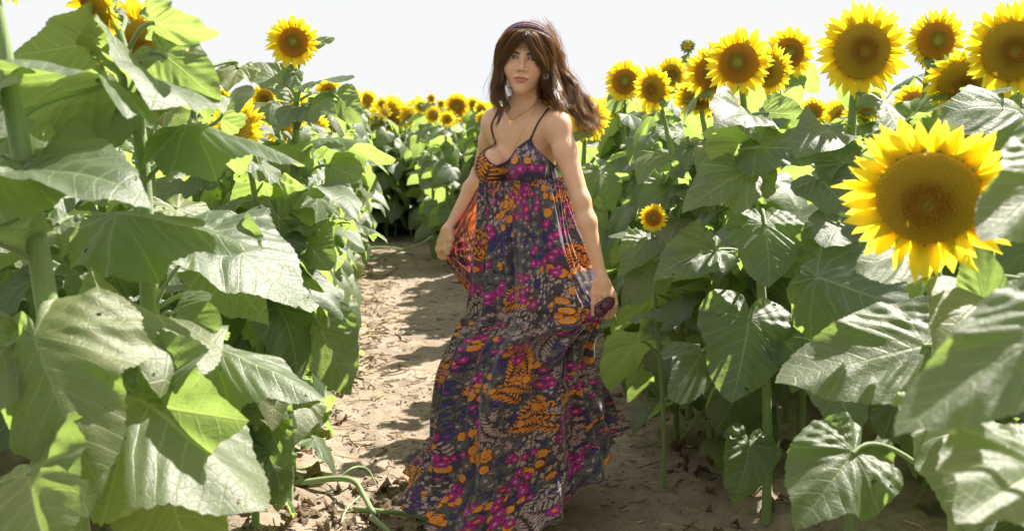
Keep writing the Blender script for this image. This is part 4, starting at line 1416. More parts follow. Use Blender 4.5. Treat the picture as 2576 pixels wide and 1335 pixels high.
# eyebrows
for sx in (-1, 1):
    xx = x * sx
    arch = .0195 + .0045 * np.sin(np.clip((xx - .010) / .042, 0, 1) * 2.5)
    th = np.interp(xx, [.010, .016, .034, .052], [.0036, .0054, .0046, .0016])
    m = np.clip((th - np.abs(z_ - arch)) / .0014, 0, 1) * np.clip((xx - .0085) / .004, 0, 1) * (xx < .053)
    blend(fm * m, (.022, .011, .008), .97)
    # lash lines and brown make-up on the lids
    ex = xx - .0305; ez = z_ - .006
    opn_ = .0047 * np.sqrt(np.clip(1 - (ex / .0145) ** 2, 0, 1))
    top = ez - .0008 - .06 * ex - opn_
    near_ = (ex > -.0150) & (ex < .0185) & front
    blend(near_ * np.clip(1.5 - np.abs(top - .0012) / .0024, 0, 1), (.012, .006, .005), .98)
    bot = ez - .0008 - .06 * ex + opn_
    blend(near_ * np.clip(1.2 - np.abs(bot + .0004) / .0014, 0, 1), (.06, .028, .02), .8)
    blend(near_ * np.clip(1 - np.abs(top - .005) / .004, 0, 1), (.30, .13, .08), .6)
    # the ball itself: white, iris, pupil and a painted-on catchlight
    eb = (np.linalg.norm(hp - np.array([sx * .0305, -.0715, .006]), axis=1) < .0130) & front & (np.abs(top + opn_) < opn_ + .0004)
    g_ = np.array([sx * .0305 + .0006, 0, .0072])
    rr = np.hypot(x - g_[0], z_ - g_[2])
    blend(eb.astype(float), (.62, .57, .54), .95)
    blend(eb * np.clip((.0062 - rr) / .0006, 0, 1), (.010, .005, .004), 1)
    blend(eb * np.clip((.0028 - rr) / .0005, 0, 1), (.006, .004, .003), 1)
    blend(eb * np.clip(1 - np.hypot(x - g_[0] + .0018, z_ - g_[2] - .0020) / .0010, 0, 1), (.8, .8, .8), .7)
blend(fm * np.clip(1 - np.hypot(ax_ - .0062, z_ + .0350) / .0040, 0, 1) * (y_ > -.101), (.08, .03, .02), .85)  # shade inside the nostrils, painted on
for tip in (LT[3], ):
    dN = np.linalg.norm(BV - (tip + np.array([0, -.0075, .001])), axis=1)
    blend(np.clip((.0068 - dN) / .001, 0, 1), (.62, .45, .42), .9)

t = NT('skin')
at_ = t.n('VertexColor', layer_name='Col').outputs[0]
nz = t.noise(t.n('TexCoord').outputs['Object'], 900, 2)
nz2 = t.noise(t.n('TexCoord').outputs['Object'], 14, 3)
cc = t.mix(t.math('MULTIPLY', nz2, .22), at_, c4(.70, .40, .25))
p = t.principled(Base_Color=cc, Roughness=.42, Normal=t.bump(nz, .12, .001))
sr = t.n('SeparateColor'); t.l(at_, sr.inputs[0])
t.l(t.math('MULTIPLY', t.math('SUBTRACT', sr.outputs[0], .38, clamp=True), 1.3), p.inputs['Subsurface Weight'])
p.inputs['Subsurface Radius'].default_value = (.006, .0025, .0012)
p.inputs['Subsurface Scale'].default_value = 1.0
p.inputs['Specular IOR Level'].default_value = .45
t.l(p.outputs[0], t.out.inputs[0]); M_SKIN = t.m

woman = root('person', 'woman with long brown hair on the path, holding out the skirt of her flowered dress', 'person', (CB[0], CB[1], 0))
WO = np.array(woman.location)
def wput(name, V, F, mats, parent=None, **kw):
    return put(name, mesh(name, np.asarray([N(v) for v in V] if not isinstance(V, np.ndarray) else V) - WO, F, mats, **kw), parent or woman)
wput('body', BV, BF, [M_SKIN], col=colr)

# ---- printed cloth --------------------------------------------------------------
PX = 0.0014                                    # metres per cell of the print
def make_print(W, H, seed):
    rg = np.random.RandomState(seed)
    ny, nx = int(H / PX), int(W / PX)
    yy, xx = np.mgrid[0:ny, 0:nx]
    n1 = vnoise(xx * PX, yy * PX, seed, 14); n2 = vnoise(xx * PX, yy * PX, seed + 1, 22)
    img = np.empty((ny, nx, 3), np.float32); img[:] = (.070, .048, .060)
    img[n1 > .56] = (.048, .042, .13); img[n2 > .66] = (.095, .085, .095)
    zone = vnoise(xx * PX, yy * PX, seed + 2, 7.5)
    ORG, MAG, TAU, GRY, DRK, BLU = (.78, .26, .015), (.43, .018, .23), (.44, .31, .29), (.125, .115, .118), (.035, .026, .036), (.05, .045, .17)
    def stamp(cx, cy, rad, fn):
        r = int(rad / PX) + 3; ix, iy = int(cx / PX), int(cy / PX)
        x0, x1, y0, y1 = max(ix - r, 0), min(ix + r, nx), max(iy - r, 0), min(iy + r, ny)
        if x1 <= x0 or y1 <= y0: return
        X_ = (xx[y0:y1, x0:x1] * PX - cx); Y_ = (yy[y0:y1, x0:x1] * PX - cy)
        fn(img[y0:y1, x0:x1], X_, Y_)
    def flower(c, cc, n, rad, ro, edge=DRK, sharp=.28):
        def fn(im, X_, Y_):
            r = np.hypot(X_, Y_); a = np.arctan2(Y_, X_) + ro
            R_ = rad * (1 - sharp + sharp * np.abs(np.cos(a * n / 2)) ** .6)
            im[r < R_ + .0022] = edge; im[r < R_] = c; im[r < rad * .42] = np.array(c) * .72
            im[r < rad * .30] = cc
        return fn
    def star(c, rad, ro):
        def fn(im, X_, Y_):
            r = np.hypot(X_, Y_); a = np.arctan2(Y_, X_) + ro
            R_ = rad * (.42 + .58 * (1 - np.abs(((a / (2 * np.pi) * 5) % 1) * 2 - 1)) ** 1.1)
            im[r < R_ + .002] = DRK; im[r < R_] = c; im[r < rad * .18] = MAG
        return fn
    def petal(c, L, Wd, ro):
        def fn(im, X_, Y_):
            u = X_ * math.cos(ro) + Y_ * math.sin(ro); v = -X_ * math.sin(ro) + Y_ * math.cos(ro)
            q = (u / L) ** 2 + (np.abs(v) / (Wd * (1 - .35 * u / L))) ** 2
            im[q < 1.7] = DRK; im[q < .9] = c
        return fn
    def frond(cx, cy, L, ro, c, stemc):
        nl = int(L / .0125)
        for i in range(nl + 1):
            s = i / nl; bend = .35 * s * s
            a = ro + bend
            x0 = cx + math.cos(a) * L * (s - .5); y0 = cy + math.sin(a) * L * (s - .5)
            stamp(x0, y0, .01, petal(stemc, .008, .0022, a))
            l = (.019 * math.sin(math.pi * (.12 + .8 * s))) + .006
            for sd in (-1, 1):
                b = a + sd * .85
                stamp(x0 + math.cos(b) * l * .8, y0 + math.sin(b) * l * .8, l + .004, petal(c, l * .70, .0033, b))

    for i in range(int(W * H * 5200)):
        cx, cy = rg.rand() * W, rg.rand() * H
        zz = zone[min(int(cy / PX), ny - 1), min(int(cx / PX), nx - 1)]
        k = rg.rand()
        if zz < .42: stamp(cx, cy, .02, petal(TAU if k < .75 else GRY, rg.uniform(.006, .011), .0050, 1.3 + rg.normal() * .3))
        elif zz < .55: stamp(cx, cy, .02, star(TAU if k < .7 else GRY, rg.uniform(.009, .014), rg.rand() * 6))
        elif k < .25: stamp(cx, cy, .02, flower(GRY, TAU, 6, rg.uniform(.010, .020), rg.rand() * 6))
        elif k < .5: stamp(cx, cy, .01, petal(BLU, .010, .007, rg.rand() * 6))
    for i in range(int(W * H * 22)):
        cx, cy = rg.rand() * W, rg.rand() * H; c = ORG if rg.rand() < .5 else TAU; ro = rg.rand() * 6.28
        for s_ in range(rg.randint(2, 4)):
            frond(cx + .036 * s_ * math.sin(ro), cy - .036 * s_ * math.cos(ro), rg.uniform(.08, .13), ro + .3 * (s_ - 1), c, (.09, .08, .07))
    for i in range(int(W * H * 120)):
        cx, cy = rg.rand() * W, rg.rand() * H
        kind = rg.rand()
        for s_ in range(rg.randint(3, 8)):
            px_, py_ = cx + rg.normal() * .026, cy + rg.normal() * .030
            if kind < .55: stamp(px_, py_, .03, flower(MAG, ORG if rg.rand() < .35 else TAU, 5, rg.uniform(.009, .017), rg.rand() * 6))
            elif kind < .9: stamp(px_, py_, .03, flower(ORG, TAU, 7, rg.uniform(.009, .016), rg.rand() * 6, sharp=.14))
            else: stamp(px_, py_, .03, flower(BLU, MAG, 6, rg.uniform(.009, .013), rg.rand() * 6))
    for (fx, fy, fl_, fr) in ((.565, .310, .10, 1.9), (.595, .305, .10, 1.4), (.545, .290, .08, 2.3), (.62, .275, .06, .9)):
        frond(fx, fy, fl_, fr, ORG, (.09, .08, .08))
    return img
PRINT = make_print(1.9, 1.6, 3)
def print_at(u, v, extra=1.0):
    u = u / 1.02; v = v / 1.02
    ny, nx = PRINT.shape[:2]
    i = (np.abs(v) / PX).astype(int) % ny; j = (np.abs(u) / PX).astype(int) % nx
    return PRINT[i, j] * extra

def cloth_material(name, trans, tint=(1.0, .55, .35), rough=.75):
    t = NT(name)
    c = t.n('VertexColor', layer_name='Col').outputs[0]
    tc = t.n('TexCoord').outputs['Object']
    nz = t.noise(tc, 700, 2); nz2 = t.noise(tc, 35, 3)
    p = t.principled(Base_Color=c, Roughness=rough, Normal=t.bump(t.math('ADD', t.math('MULTIPLY', nz, .2), nz2), .25, .004))
    p.inputs['Sheen Weight'].default_value = .25
    p.inputs['Specular IOR Level'].default_value = .25
    tr = t.n('BsdfTranslucent'); t.l(t.mix(1.0, t.mix(.10, c, c4(1, 1, 1)), c4(*tint), 'MULTIPLY'), tr.inputs[0])
    mx = t.n('MixShader'); mx.inputs[0].default_value = trans
    t.l(p.outputs[0], mx.inputs[1]); t.l(tr.outputs[0], mx.inputs[2]); t.l(mx.outputs[0], t.out.inputs[0])
    return t.m
M_CLOTH = cloth_material('printed_cotton', .16)

# ---- bodice: wraps the chest at a few millimetres, cut along its neckline -------------
def th_z(p):
    q = (p - CB) @ TR
    return math.degrees(math.atan2(q[0], -(q[1] - .015))), q[2]
edge_px = [(1230, 330), (1236, 375), (1249, 418), (1262, 406), (1300, 366), (1340, 330), (1350, 392), (1375, 427), (1403, 434)]
EPR = [th_z(hit(a, b, torso_sdf, .004)) for a, b in edge_px]
VB, SL, SR_ = EPR[2], (-46, -.086), (44, -.074)
EP = [(-175, -.190), (-110, -.188), (-80, -.165), (SL[0] - 3, SL[1] - .02), (SL[0], SL[1]), (-30, -.120), (VB[0], VB[1]), (EPR[4][0], EPR[4][1] - .010), (SR_[0], SR_[1]), (SR_[0] + 3, SR_[1] - .02), (SR_[0] + 12, EPR[6][1]), (EPR[8][0], -.180), (EPR[8][0] + 20, -.188), (174, -.190)]
EP.sort()
ea = np.array([e[0] for e in EP]); ez = np.array([e[1] for e in EP])
ZB = -.222
nth, nzv = 420, 90
th = np.linspace(-180, 180, nth, endpoint=False)
ztop = np.interp(th, ea, ez, period=360)
s = np.linspace(0, 1, nzv)
TH, SS = np.meshgrid(np.radians(th), s)
ZZ = ZB + (ztop[None] - ZB) * SS
dirs = np.stack([np.sin(TH), -np.cos(TH)], -1)
lo_r = np.zeros_like(ZZ); hi_r = np.full_like(ZZ, .26)
def tl(r):
    q = np.stack([dirs[..., 0] * r, .015 + dirs[..., 1] * r, ZZ], -1)
    return CB + q @ TR.T
for it in range(18):
    mid_r = (lo_r + hi_r) / 2
    ins = torso_sdf(tl(mid_r)) < .0045
    lo_r = np.where(ins, mid_r, lo_r); hi_r = np.where(ins, hi_r, mid_r)
rad_b = lo_r
gath = np.clip(1 - (SS / .30), 0, 1)
rad_b = rad_b + .0016 * np.sin(TH * 95) * gath + .0010 * np.sin(TH * 31 + SS * 4)
BODP = tl(rad_b)
uB = (TH + np.pi) * .135 + .26; vB = (ZZ - ZB) + .25
wput('bodice', BODP.reshape(-1, 3), grid_faces(nth, nzv, True), [M_CLOTH], col=print_at(uB.ravel(), vB.ravel()))
M_TRIM = simple('dark_binding', (.045, .035, .045), (.14, .08, .10), 160, .8, .3, .002)
loop = [Vector(BODP[-1, i] + 0) for i in range(0, nth, 2)] ; loop.append(loop[0])
V, F = tube(loop, .0022, 6, False)
wput('neckline_binding', V, F, [M_TRIM])
def strap(pts, name='shoulder_strap'):
    V, F = tube(catmull([Vector(q) for q in pts], 26), .0033, 6, True)
    wput(name, V, F, [M_TRIM])
def surf(px, py, o=.002, f=None): return Vector(hit(px, py, f or trunk_sdf, o))
def bod(a):
    return Vector(BODP[-1, int(round((a + 180) / 360 * nth))])
strap([bod(-46), surf(1236, 318), surf(1249, 288), surf(1258, 270), Vector(T(-.075, .05, -.0)), Vector(T(-.07, .10, -.08)), Vector(T(-.07, .105, -.17))])
strap([bod(44), surf(1352, 312), surf(1367, 290), surf(1380, 274), Vector(T(.085, .05, -.002)), Vector(T(.075, .10, -.08)), Vector(T(.07, .105, -.17))])

# ---- skirt -----------------------------------------------------------------------
# v: (left px, py, Y), (right px, py, Y), front reach, back reach, front height offset
ROWS = [
 (0.00, (1210, 452, 3.32), (1413, 446, 3.24), .100, .10, .000),
 (0.05, (1209, 485, 3.32), (1420, 478, 3.24), .118, .11, -.003),
 (0.16, (1207, 580, 3.32), (1438, 572, 3.24), .150, .14, -.01),
 (0.27, (1205, 670, 3.32), (1466, 660, 3.22), .175, .16, -.01),
 (0.37, (1199, 748, 3.32), (1497, 748, 3.16), .185, .18, -.01),
 (0.42, (1192, 790, 3.32), (1503, 788, 3.14), .190, .20, -.01),
 (0.52, (1152, 850, 3.30), (1480, 850, 3.20), .200, .24, -.01),
 (0.64, (1114, 945, 3.28), (1488, 925, 3.26), .220, .30, -.01),
 (0.78, (1094, 1060, 3.26), (1520, 985, 3.34), .250, .36, -.04),
 (0.87, (1086, 1122, 3.24), (1528, 1022, 3.40), .270, .38, -.10),
 (0.90, (1076, 1140, 3.23), (1534, 1035, 3.41), .275, .385, -.12),
 (1.00, (1014, 1196, 3.18), (1560, 1078, 3.42), .330, .40, -.17)]
vr = np.array([r_[0] for r_ in ROWS])
Lp = np.array([A(*r_[1]) for r_ in ROWS]); Rp = np.array([A(*r_[2]) for r_ in ROWS])
sc_ = np.array([r_[3:6] for r_ in ROWS])
nv = 520
v = np.linspace(0, 1, nv)
def smooth_interp(x, xs, ys):
    k = 9; f = np.stack([np.interp(x, xs, ys[:, i]) for i in range(ys.shape[1])], 1)
    pad = np.concatenate([2 * f[:1] - f[k:0:-1], f, 2 * f[-1:] - f[-2:-k - 2:-1]])
    ker = np.hanning(2 * k + 1); ker /= ker.sum()
    return np.stack([np.convolve(pad[:, i], ker, 'valid') for i in range(f.shape[1])], 1)
Lv = smooth_interp(v, vr, Lp); Rv = smooth_interp(v, vr, Rp); Sv = smooth_interp(v, vr, sc_)
nf, nb = 430, 130
thf = np.concatenate([np.linspace(0, np.pi, nf, endpoint=False), np.linspace(np.pi, 2 * np.pi, nb, endpoint=False)])   # front first, left end at pi
V_, TH = np.meshgrid(v, thf, indexing='ij')
cs, sn = np.cos(TH), np.sin(TH)
C = ((Lv + Rv) / 2)[:, None]; U = ((Rv - Lv) / 2)[:, None]
reach = np.where(sn > 0, Sv[:, 0:1], Sv[:, 1:2]) * sn
P = C + U * cs[..., None]
P[..., 1] -= reach
P[..., 2] += np.where(sn > 0, Sv[:, 2:3] * sn * np.where(cs > 0, sn ** 1.8, 1), 0)
nrm = np.stack([cs * 1.0, -sn * 1.0, np.zeros_like(cs)], -1)
# gathers under the bust that open into long folds
top = np.exp(-V_ / .10)
w1 = vnoise(TH * 9, V_ * 2, 31) * 5
d = .0042 * top * np.sin(TH * 58 + w1) + .004 * top * np.sin(TH * 27 + w1 * .7)
long = np.clip(V_ / .25, 0, 1)
sw = -V_ * 2.3                                         # folds swing toward her right foot
d += .021 * long * np.sin(TH * 9 + 2.2 * sw + 1.3 * vnoise(TH * 1.5, V_ * 2, 5)) + .010 * long * np.sin(TH * 17 - 1 + 3.0 * sw + 2 * vnoise(TH * 2, V_ * 3, 6))
d += .005 * long * np.sin(TH * 34 + 5 * vnoise(TH * 3, V_ * 5, 8))
# tier seams: pinched line, fine gathers just below it
def seam(v0, amp):
    g_ = np.clip((V_ - v0) / .004, 0, 1) * np.exp(-np.clip(V_ - v0, 0, 1) / .045)
    return -.004 * np.exp(-((V_ - v0) / .004) ** 2) + amp * g_ * np.sin(TH * 74 + 6 * vnoise(TH * 5, V_ * 3, 9)) + amp * 1.2 * g_
vs1 = .425 + .012 * np.sin(TH * 2 + .6)
d += seam(vs1, .0022) + seam(.885, .006)
fl = np.clip((V_ - .885) / .115, 0, 1)
d += fl * (.45 + .55 * np.abs(sn)) * (.020 * np.sin(TH * 15 + 3 * vnoise(TH * 2, V_, 14)) + .011 * np.sin(TH * 31 + 2))
P += nrm * d[..., None]
P[..., 2] += fl * .006 * np.sin(TH * 15 + 1.2)
# cloth drawn up into her left hand: folds fan out from it
hand = LH(1506, 786)
dx, dz = P[..., 0] - hand[0], P[..., 2] - hand[2]
rr = np.hypot(dx, dz) + 1e-6; an = np.arctan2(dz, dx)
fan = np.clip(rr / .10, 0, 1) * np.exp(-rr / .42) * (sn > -.3)
dn = np.clip(.35 - dz / rr, .12, 1)
P[..., 1] -= dn * (.024 * fan * np.sin(an * 15 + .6 * np.sin(rr * 9)) + .010 * fan * np.sin(an * 29 + 1))
pull = np.exp(-(rr / .07) ** 2)[..., None] * (sn > -.2)[..., None]
P += (np.array(hand) - P) * pull * np.array([.55, .8, .35])
P[..., 2] = np.maximum(P[..., 2], .012 + .01 * np.abs(d))
rowP = (C + U * cs[..., None])[int(nv * .6)]; rowP[:, 1] -= reach[int(nv * .6)]
seg = np.linalg.norm(np.diff(rowP[:, :2], axis=0), axis=1)
circ = np.r_[0, np.cumsum(seg)] * 1.0
uS = circ[None] - .30 * V_ + .6; vS = V_ * 1.30
# each tier is cut from its own length of cloth
uS = uS * (.94 + .06 * (V_ > vs1) + .14 * (V_ > .885)) + .05 * (V_ > vs1) + .11 * (V_ > .885)
wput('skirt', P.reshape(-1, 3), grid_faces(len(thf), nv, True), [M_CLOTH], col=print_at(uS.ravel(), vS.ravel()))

# the back of the skirt, held out to the side; sun glow put into its tint
M_CLOTH2 = cloth_material('printed_cotton_sun_tint', .30, (1.0, .38, .20))
inner = catmull([at(1216, 455, 3.36), at(1216, 520, 3.38), at(1216, 610, 3.38), at(1214, 700, 3.38), at(1212, 775, 3.37)], 60)
outer = catmull([at(1207, 462, 3.40), at(1168, 530, 3.43), at(1124, 598, 3.455), at(1113, 632, 3.455), at(1136, 680, 3.45), at(1170, 725, 3.43), at(1206, 768, 3.39)], 60)
Vp, cp = [], []
ns = 110
hnd = RHp(1118, 632)
for j in range(60):
    a, b = N(inner[j]), N(outer[j])
    for i in range(ns):
        s_ = i / (ns - 1)
        q = a + (b - a) * s_
        q[1] += .05 * math.sin(math.pi * s_) 
        dx, dz = q[0] - hnd[0], q[2] - hnd[2]; r_ = math.hypot(dx, dz); an = math.atan2(dz, dx)
        q[1] += .016 * math.sin(an * 16 + 1) * min(1, r_ / .06) * math.exp(-r_ / .3) + .006 * math.sin(an * 31)
        Vp.append(q)
Vp = np.array(Vp)
sj, si = np.divmod(np.arange(len(Vp)), ns)
uv_ = np.stack([si / ns * .21 + .62, sj / 60 * .46 + .35], 1)
wput('skirt_back', Vp, grid_faces(ns, 60), [M_CLOTH2], col=print_at(uv_[:, 0], uv_[:, 1]))

# ---- hair --------------------------------------------------------------------------
t = NT('brown_hair')
hi_ = t.n('UVMap').outputs[0]; sx_ = t.n('SeparateXYZ'); t.l(hi_, sx_.inputs[0])
c = t.ramp(sx_.outputs[0], [(0, (.045, .027, .016)), (.5, (.12, .072, .038)), (1, (.28, .18, .095))])
c = t.mix(t.math('MULTIPLY', sx_.outputs[1], .55), c, c4(.24, .150, .080))
p = t.principled(Base_Color=c, Roughness=.36); p.inputs['Specular IOR Level'].default_value = .6
p.inputs['Anisotropic'].default_value = .5
tr = t.n('BsdfTranslucent'); tr.inputs[0].default_value = c4(.85, .55, .28)
mx = t.n('MixShader'); mx.inputs[0].default_value = .38
t.l(p.outputs[0], mx.inputs[1]); t.l(tr.outputs[0], mx.inputs[2]); t.l(mx.outputs[0], t.out.inputs[0]); M_HAIR = t.m

def hl(*pts): return [N(q) if not isinstance(q, tuple) else (A(*q) if len(q) == 3 and q[0] > 10 else Hd(*q)) for q in pts]
# guide: points, spread at root, spread at tip, strands, wave
GD = [
 # curtain fringe, her right side (picture left)
 (hl((.004, -.070, .090), (-.012, -.097, .072), (-.033, -.099, .042), (-.056, -.080, .005), (-.068, -.055, -.035), (1262, 215, 3.22)), .012, .013, 110, .005),
 (hl((.002, -.064, .095), (-.030, -.082, .085), (-.056, -.072, .050), (-.071, -.048, .010), (-.078, -.030, -.040), (1256, 225, 3.24)), .014, .016, 140, .007),
 (hl((.0, -.058, .100), (-.040, -.060, .095), (-.068, -.045, .055), (-.082, -.020, .0), (1252, 190, 3.27), (1251, 225, 3.27), (1252, 255, 3.25)), .011, .016, 260, .010),
 # curtain fringe, her left side (picture right)
 (hl((.006, -.070, .090), (.014, -.097, .074), (.034, -.099, .044), (.056, -.082, .010), (.067, -.058, -.025), (1372, 200, 3.20)), .012, .012, 110, .005),
 (hl((.008, -.066, .095), (.032, -.084, .088), (.056, -.074, .052), (.072, -.052, .010), (.078, -.030, -.035), (1383, 225, 3.22)), .014, .015, 150, .007),
 (hl((.010, -.060, .100), (.042, -.060, .098), (.070, -.045, .058), (.086, -.018, .005), (1388, 195, 3.24), (1398, 240, 3.24), (1412, 285, 3.2)), .011, .018, 260, .010),
 # crown behind the band
 (hl((.0, .0, .105), (-.048, .0, .094), (-.080, .010, .050), (-.088, .015, -.010), (1252, 200, 3.33), (1249, 230, 3.32), (1262, 262, 3.30)), .012, .018, 260, .012),
 (hl((.0, .01, .105), (.050, .0, .096), (.084, .010, .055), (.098, .020, .0), (1410, 200, 3.30), (1428, 245, 3.30), (1440, 290, 3.26)), .012, .022, 320, .014),
 (hl((.0, .04, .099), (.050, .05, .090), (.090, .050, .045), (.108, .055, -.010), (1432, 205, 3.36), (1452, 245, 3.36), (1484, 275, 3.34), (1498, 320, 3.32)), .012, .020, 300, .016),
 (hl((.0, .06, .090), (-.050, .07, .085), (-.080, .060, .030), (-.082, .05, -.03), (1256, 215, 3.38), (1250, 250, 3.36), (1268, 275, 3.36)), .022, .016, 180, .008),
 (hl((.0, .08, .078), (.02, .115, .050), (.02, .115, -.02), (1345, 235, 3.40), (1350, 280, 3.42), (1350, 330, 3.44)), .040, .030, 300, .008),
 (hl((.02, .08, .095), (.06, .09, .040), (.08, .08, -.02), (1390, 225, 3.38), (1405, 265, 3.38), (1415, 300, 3.36)), .025, .022, 300, .010),
 (hl((-.02, .08, .095), (-.05, .10, .040), (-.055, .09, -.03), (1300, 240, 3.42), (1300, 280, 3.44)), .030, .025, 160, .006),
 # locks thrown out by the wind
 (hl((.060, .04, .060), (1418, 185, 3.30), (1436, 222, 3.30), (1462, 246, 3.28), (1482, 262, 3.28), (1495, 300, 3.26), (1508, 320, 3.24)), .008, .010, 70, .010),
 (hl((.060, .03, .050), (1412, 200, 3.28), (1424, 240, 3.26), (1434, 275, 3.24), (1452, 300, 3.22), (1470, 340, 3.2)), .010, .009, 80, .010),
 (hl((.066, .03, .040), (1420, 190, 3.28), (1441, 215, 3.26), (1448, 250, 3.24), (1470, 285, 3.22), (1492, 310, 3.2), (1500, 345, 3.2)), .006, .008, 60, .010),
 (hl((.066, .0, .030), (1396, 200, 3.22), (1404, 235, 3.18), (1404, 262, 3.16), (1416, 288, 3.15)), .010, .008, 90, .008),
 (hl((-.075, -.01, -.01), (1248, 215, 3.24), (1246, 245, 3.22), (1262, 272, 3.20), (1256, 298, 3.19), (1243, 325, 3.19)), .008, .004, 46, .005),
 (hl((-.070, .0, -.02), (1262, 215, 3.26), (1268, 245, 3.24), (1276, 268, 3.22), (1270, 285, 3.22)), .008, .006, 60, .006),
]
rg = np.random.RandomState(4)
HV, HU = [], []
NP = 18; SD = 3
for gi, (pts, s0, s1, cnt, wav) in enumerate(GD):
    if gi in (1, 2, 6, 9): s0, s1 = s0 * .7, s1 * .6
    Gc = np.array([N(q) for q in catmull([Vector(q) for q in pts], NP)])
    t_ = np.linspace(0, 1, NP)
    tang = np.gradient(Gc, axis=0); tang /= np.linalg.norm(tang, axis=1)[:, None] + 1e-9
    a1 = np.cross(tang, [0.13, 1, 0.1]); a1 /= np.linalg.norm(a1, axis=1)[:, None] + 1e-9
    a2 = np.cross(tang, a1)
    nl = max(3, cnt // 22)
    lockc = rg.normal(size=(nl, 2)) * .55; lph = rg.rand(nl) * 6.28
    for k in range(int(cnt * 2.2)):
        L = rg.randint(nl)
        o = lockc[L] * 1.0 + rg.normal(size=2) * .46
        spread = s0 + (s1 - s0) * t_
        cl = 1 - .30 * t_
        ox = (lockc[L, 0] + (o[0] - lockc[L, 0]) * cl) * spread
        oy = (lockc[L, 1] + (o[1] - lockc[L, 1]) * cl) * spread
        ph = lph[L] + rg.normal() * .25
        wv = 1.35 * wav * t_ ** 1.2 * np.sin(t_ * (9 + 2 * math.sin(L)) + ph)
        fly = (rg.rand() < .10) * rg.normal(size=2) * .02
        end = .80 + .22 * rg.rand()
        q = Gc + a1 * (ox + wv + fly[0] * t_ ** 2)[:, None] + a2 * (oy + .6 * wv + fly[1] * t_ ** 2)[:, None]
        q = np.stack([np.interp(t_ * end, t_, q[:, i]) for i in range(3)], 1)
        q += rg.normal(size=(1, 3)) * .0006
        rad = .00042 * np.interp(t_, [0, .1, .75, 1], [.8, 1.1, .95, .25]) * rg.uniform(.7, 1.25)
        tg = np.gradient(q, axis=0); tg /= np.linalg.norm(tg, axis=1)[:, None] + 1e-9
        b1 = np.cross(tg, [.3, .9, .3]); b1 /= np.linalg.norm(b1, axis=1)[:, None] + 1e-9; b2 = np.cross(tg, b1)
        for_ = [q + (b1 * math.cos(2.094 * m) + b2 * math.sin(2.094 * m)) * rad[:, None] for m in range(SD)]
        HV.append(np.stack(for_, 1).reshape(-1, 3))
        tone = np.clip(.35 + .25 * rg.normal() + .15 * math.sin(L * 2.3), 0, 1)
        HU.append(np.stack([np.full(NP * SD, tone), np.repeat(t_, SD)], 1))
one = grid_faces(SD, NP, True)
HF = (one[None] + (np.arange(len(HV)) * NP * SD)[:, None, None]).reshape(-1, 4)
HV_ = np.concatenate(HV)
# keep strands off the inside of the head
hq = to_head(HV_)
Kc, Kr = np.array([0, .020, .034]), np.array([.0755, .0935, .0800])
kk = np.linalg.norm((hq - Kc) / Kr, axis=1)
push = kk < 1.0
hq[push] = Kc + (hq[push] - Kc) / kk[push][:, None] * (1.0 + .03 * rg.rand(push.sum())[:, None])
# the scarf presses the hair flat under it
kk = np.linalg.norm((hq - Kc) / Kr, axis=1)
g_ = hq - Kc
bandang = np.arctan2(-g_[:, 1], np.hypot(g_[:, 2], 0 * g_[:, 0]) + 1e-6)
lim = 1.06 + np.clip(np.abs(bandang - R(27) * np.clip(g_[:, 2] / .08, 0, 1)) - .30, 0, 9) * .9 + np.clip(.010 - g_[:, 2], 0, 1) * 20
tight = (kk > lim)
hq[tight] = Kc + g_[tight] * (lim[tight] / kk[tight])[:, None]
push = push | tight
HV_[push] = HO + (hq[push] * HS) @ HR.T
hair = wput('hair', HV_, HF, [M_HAIR], uv=np.concatenate(HU))
# dark under-layer on the scalp, open over the face
na, nb_ = 64, 40
Vc, Fc = [], []
for j in range(nb_):
    el_ = math.pi * (j / (nb_ - 1)) * .62
    for i in range(na):
        a = 2 * math.pi * i / na
        fr = max(0, -math.cos(a))                      # 1 toward the face
        e2 = el_ * (1 - .42 * fr ** 1.5 * 1.0)
        q = Kc + Kr * 1.0 * np.array([math.sin(e2) * math.sin(a), math.sin(e2) * math.cos(a), math.cos(e2)]) * 1.012
        Vc.append(HO + HR @ (q * HS))
Vc = np.array(Vc)
wput('scalp_hair', Vc, grid_faces(na, nb_, True), [M_HAIR], parent=None, uv=np.tile([.1, 0.1], (len(Vc), 1)))

# head scarf: three soft folds over the crown, from ear to ear
na, nw = 90, 40
Vs, cs_ = [], []
for j in range(nw):
    s_ = j / (nw - 1)
    for i in range(na):
        al = R(-112 + 224 * i / (na - 1))
        wdt = .040 * (1 - .35 * abs(al / 2) ** 2)
        tl_ = R(26) + (s_ - .5) * wdt / .085 * 1.0 
        bump = .0045 * abs(math.sin(s_ * 3 * math.pi + .4 * math.sin(al * 3))) + .004 * math.sin(math.pi * s_) + .0095
        dr = np.array([math.sin(al), -math.sin(tl_) * math.cos(al) - .15 * math.sin(al) ** 2 * 0, math.cos(tl_) * math.cos(al)])
        dr[1] += .30 * (1 - math.cos(al)) * .3
        dr /= np.linalg.norm(dr)
        k_ = 1 / np.linalg.norm(dr / Kr)
        q = Kc + dr * (k_ + bump)
        Vs.append(HO + HR @ (q * HS)); cs_.append((al * .09 + .8, s_ * .06 + .7))
cs_ = np.array(cs_)
pc = print_at(cs_[:, 0], cs_[:, 1])
wput('head_scarf', np.array(Vs), grid_faces(na, nw), [M_CLOTH], col=np.clip(pc * .45 + np.array([.13, .125, .19]), 0, 1))

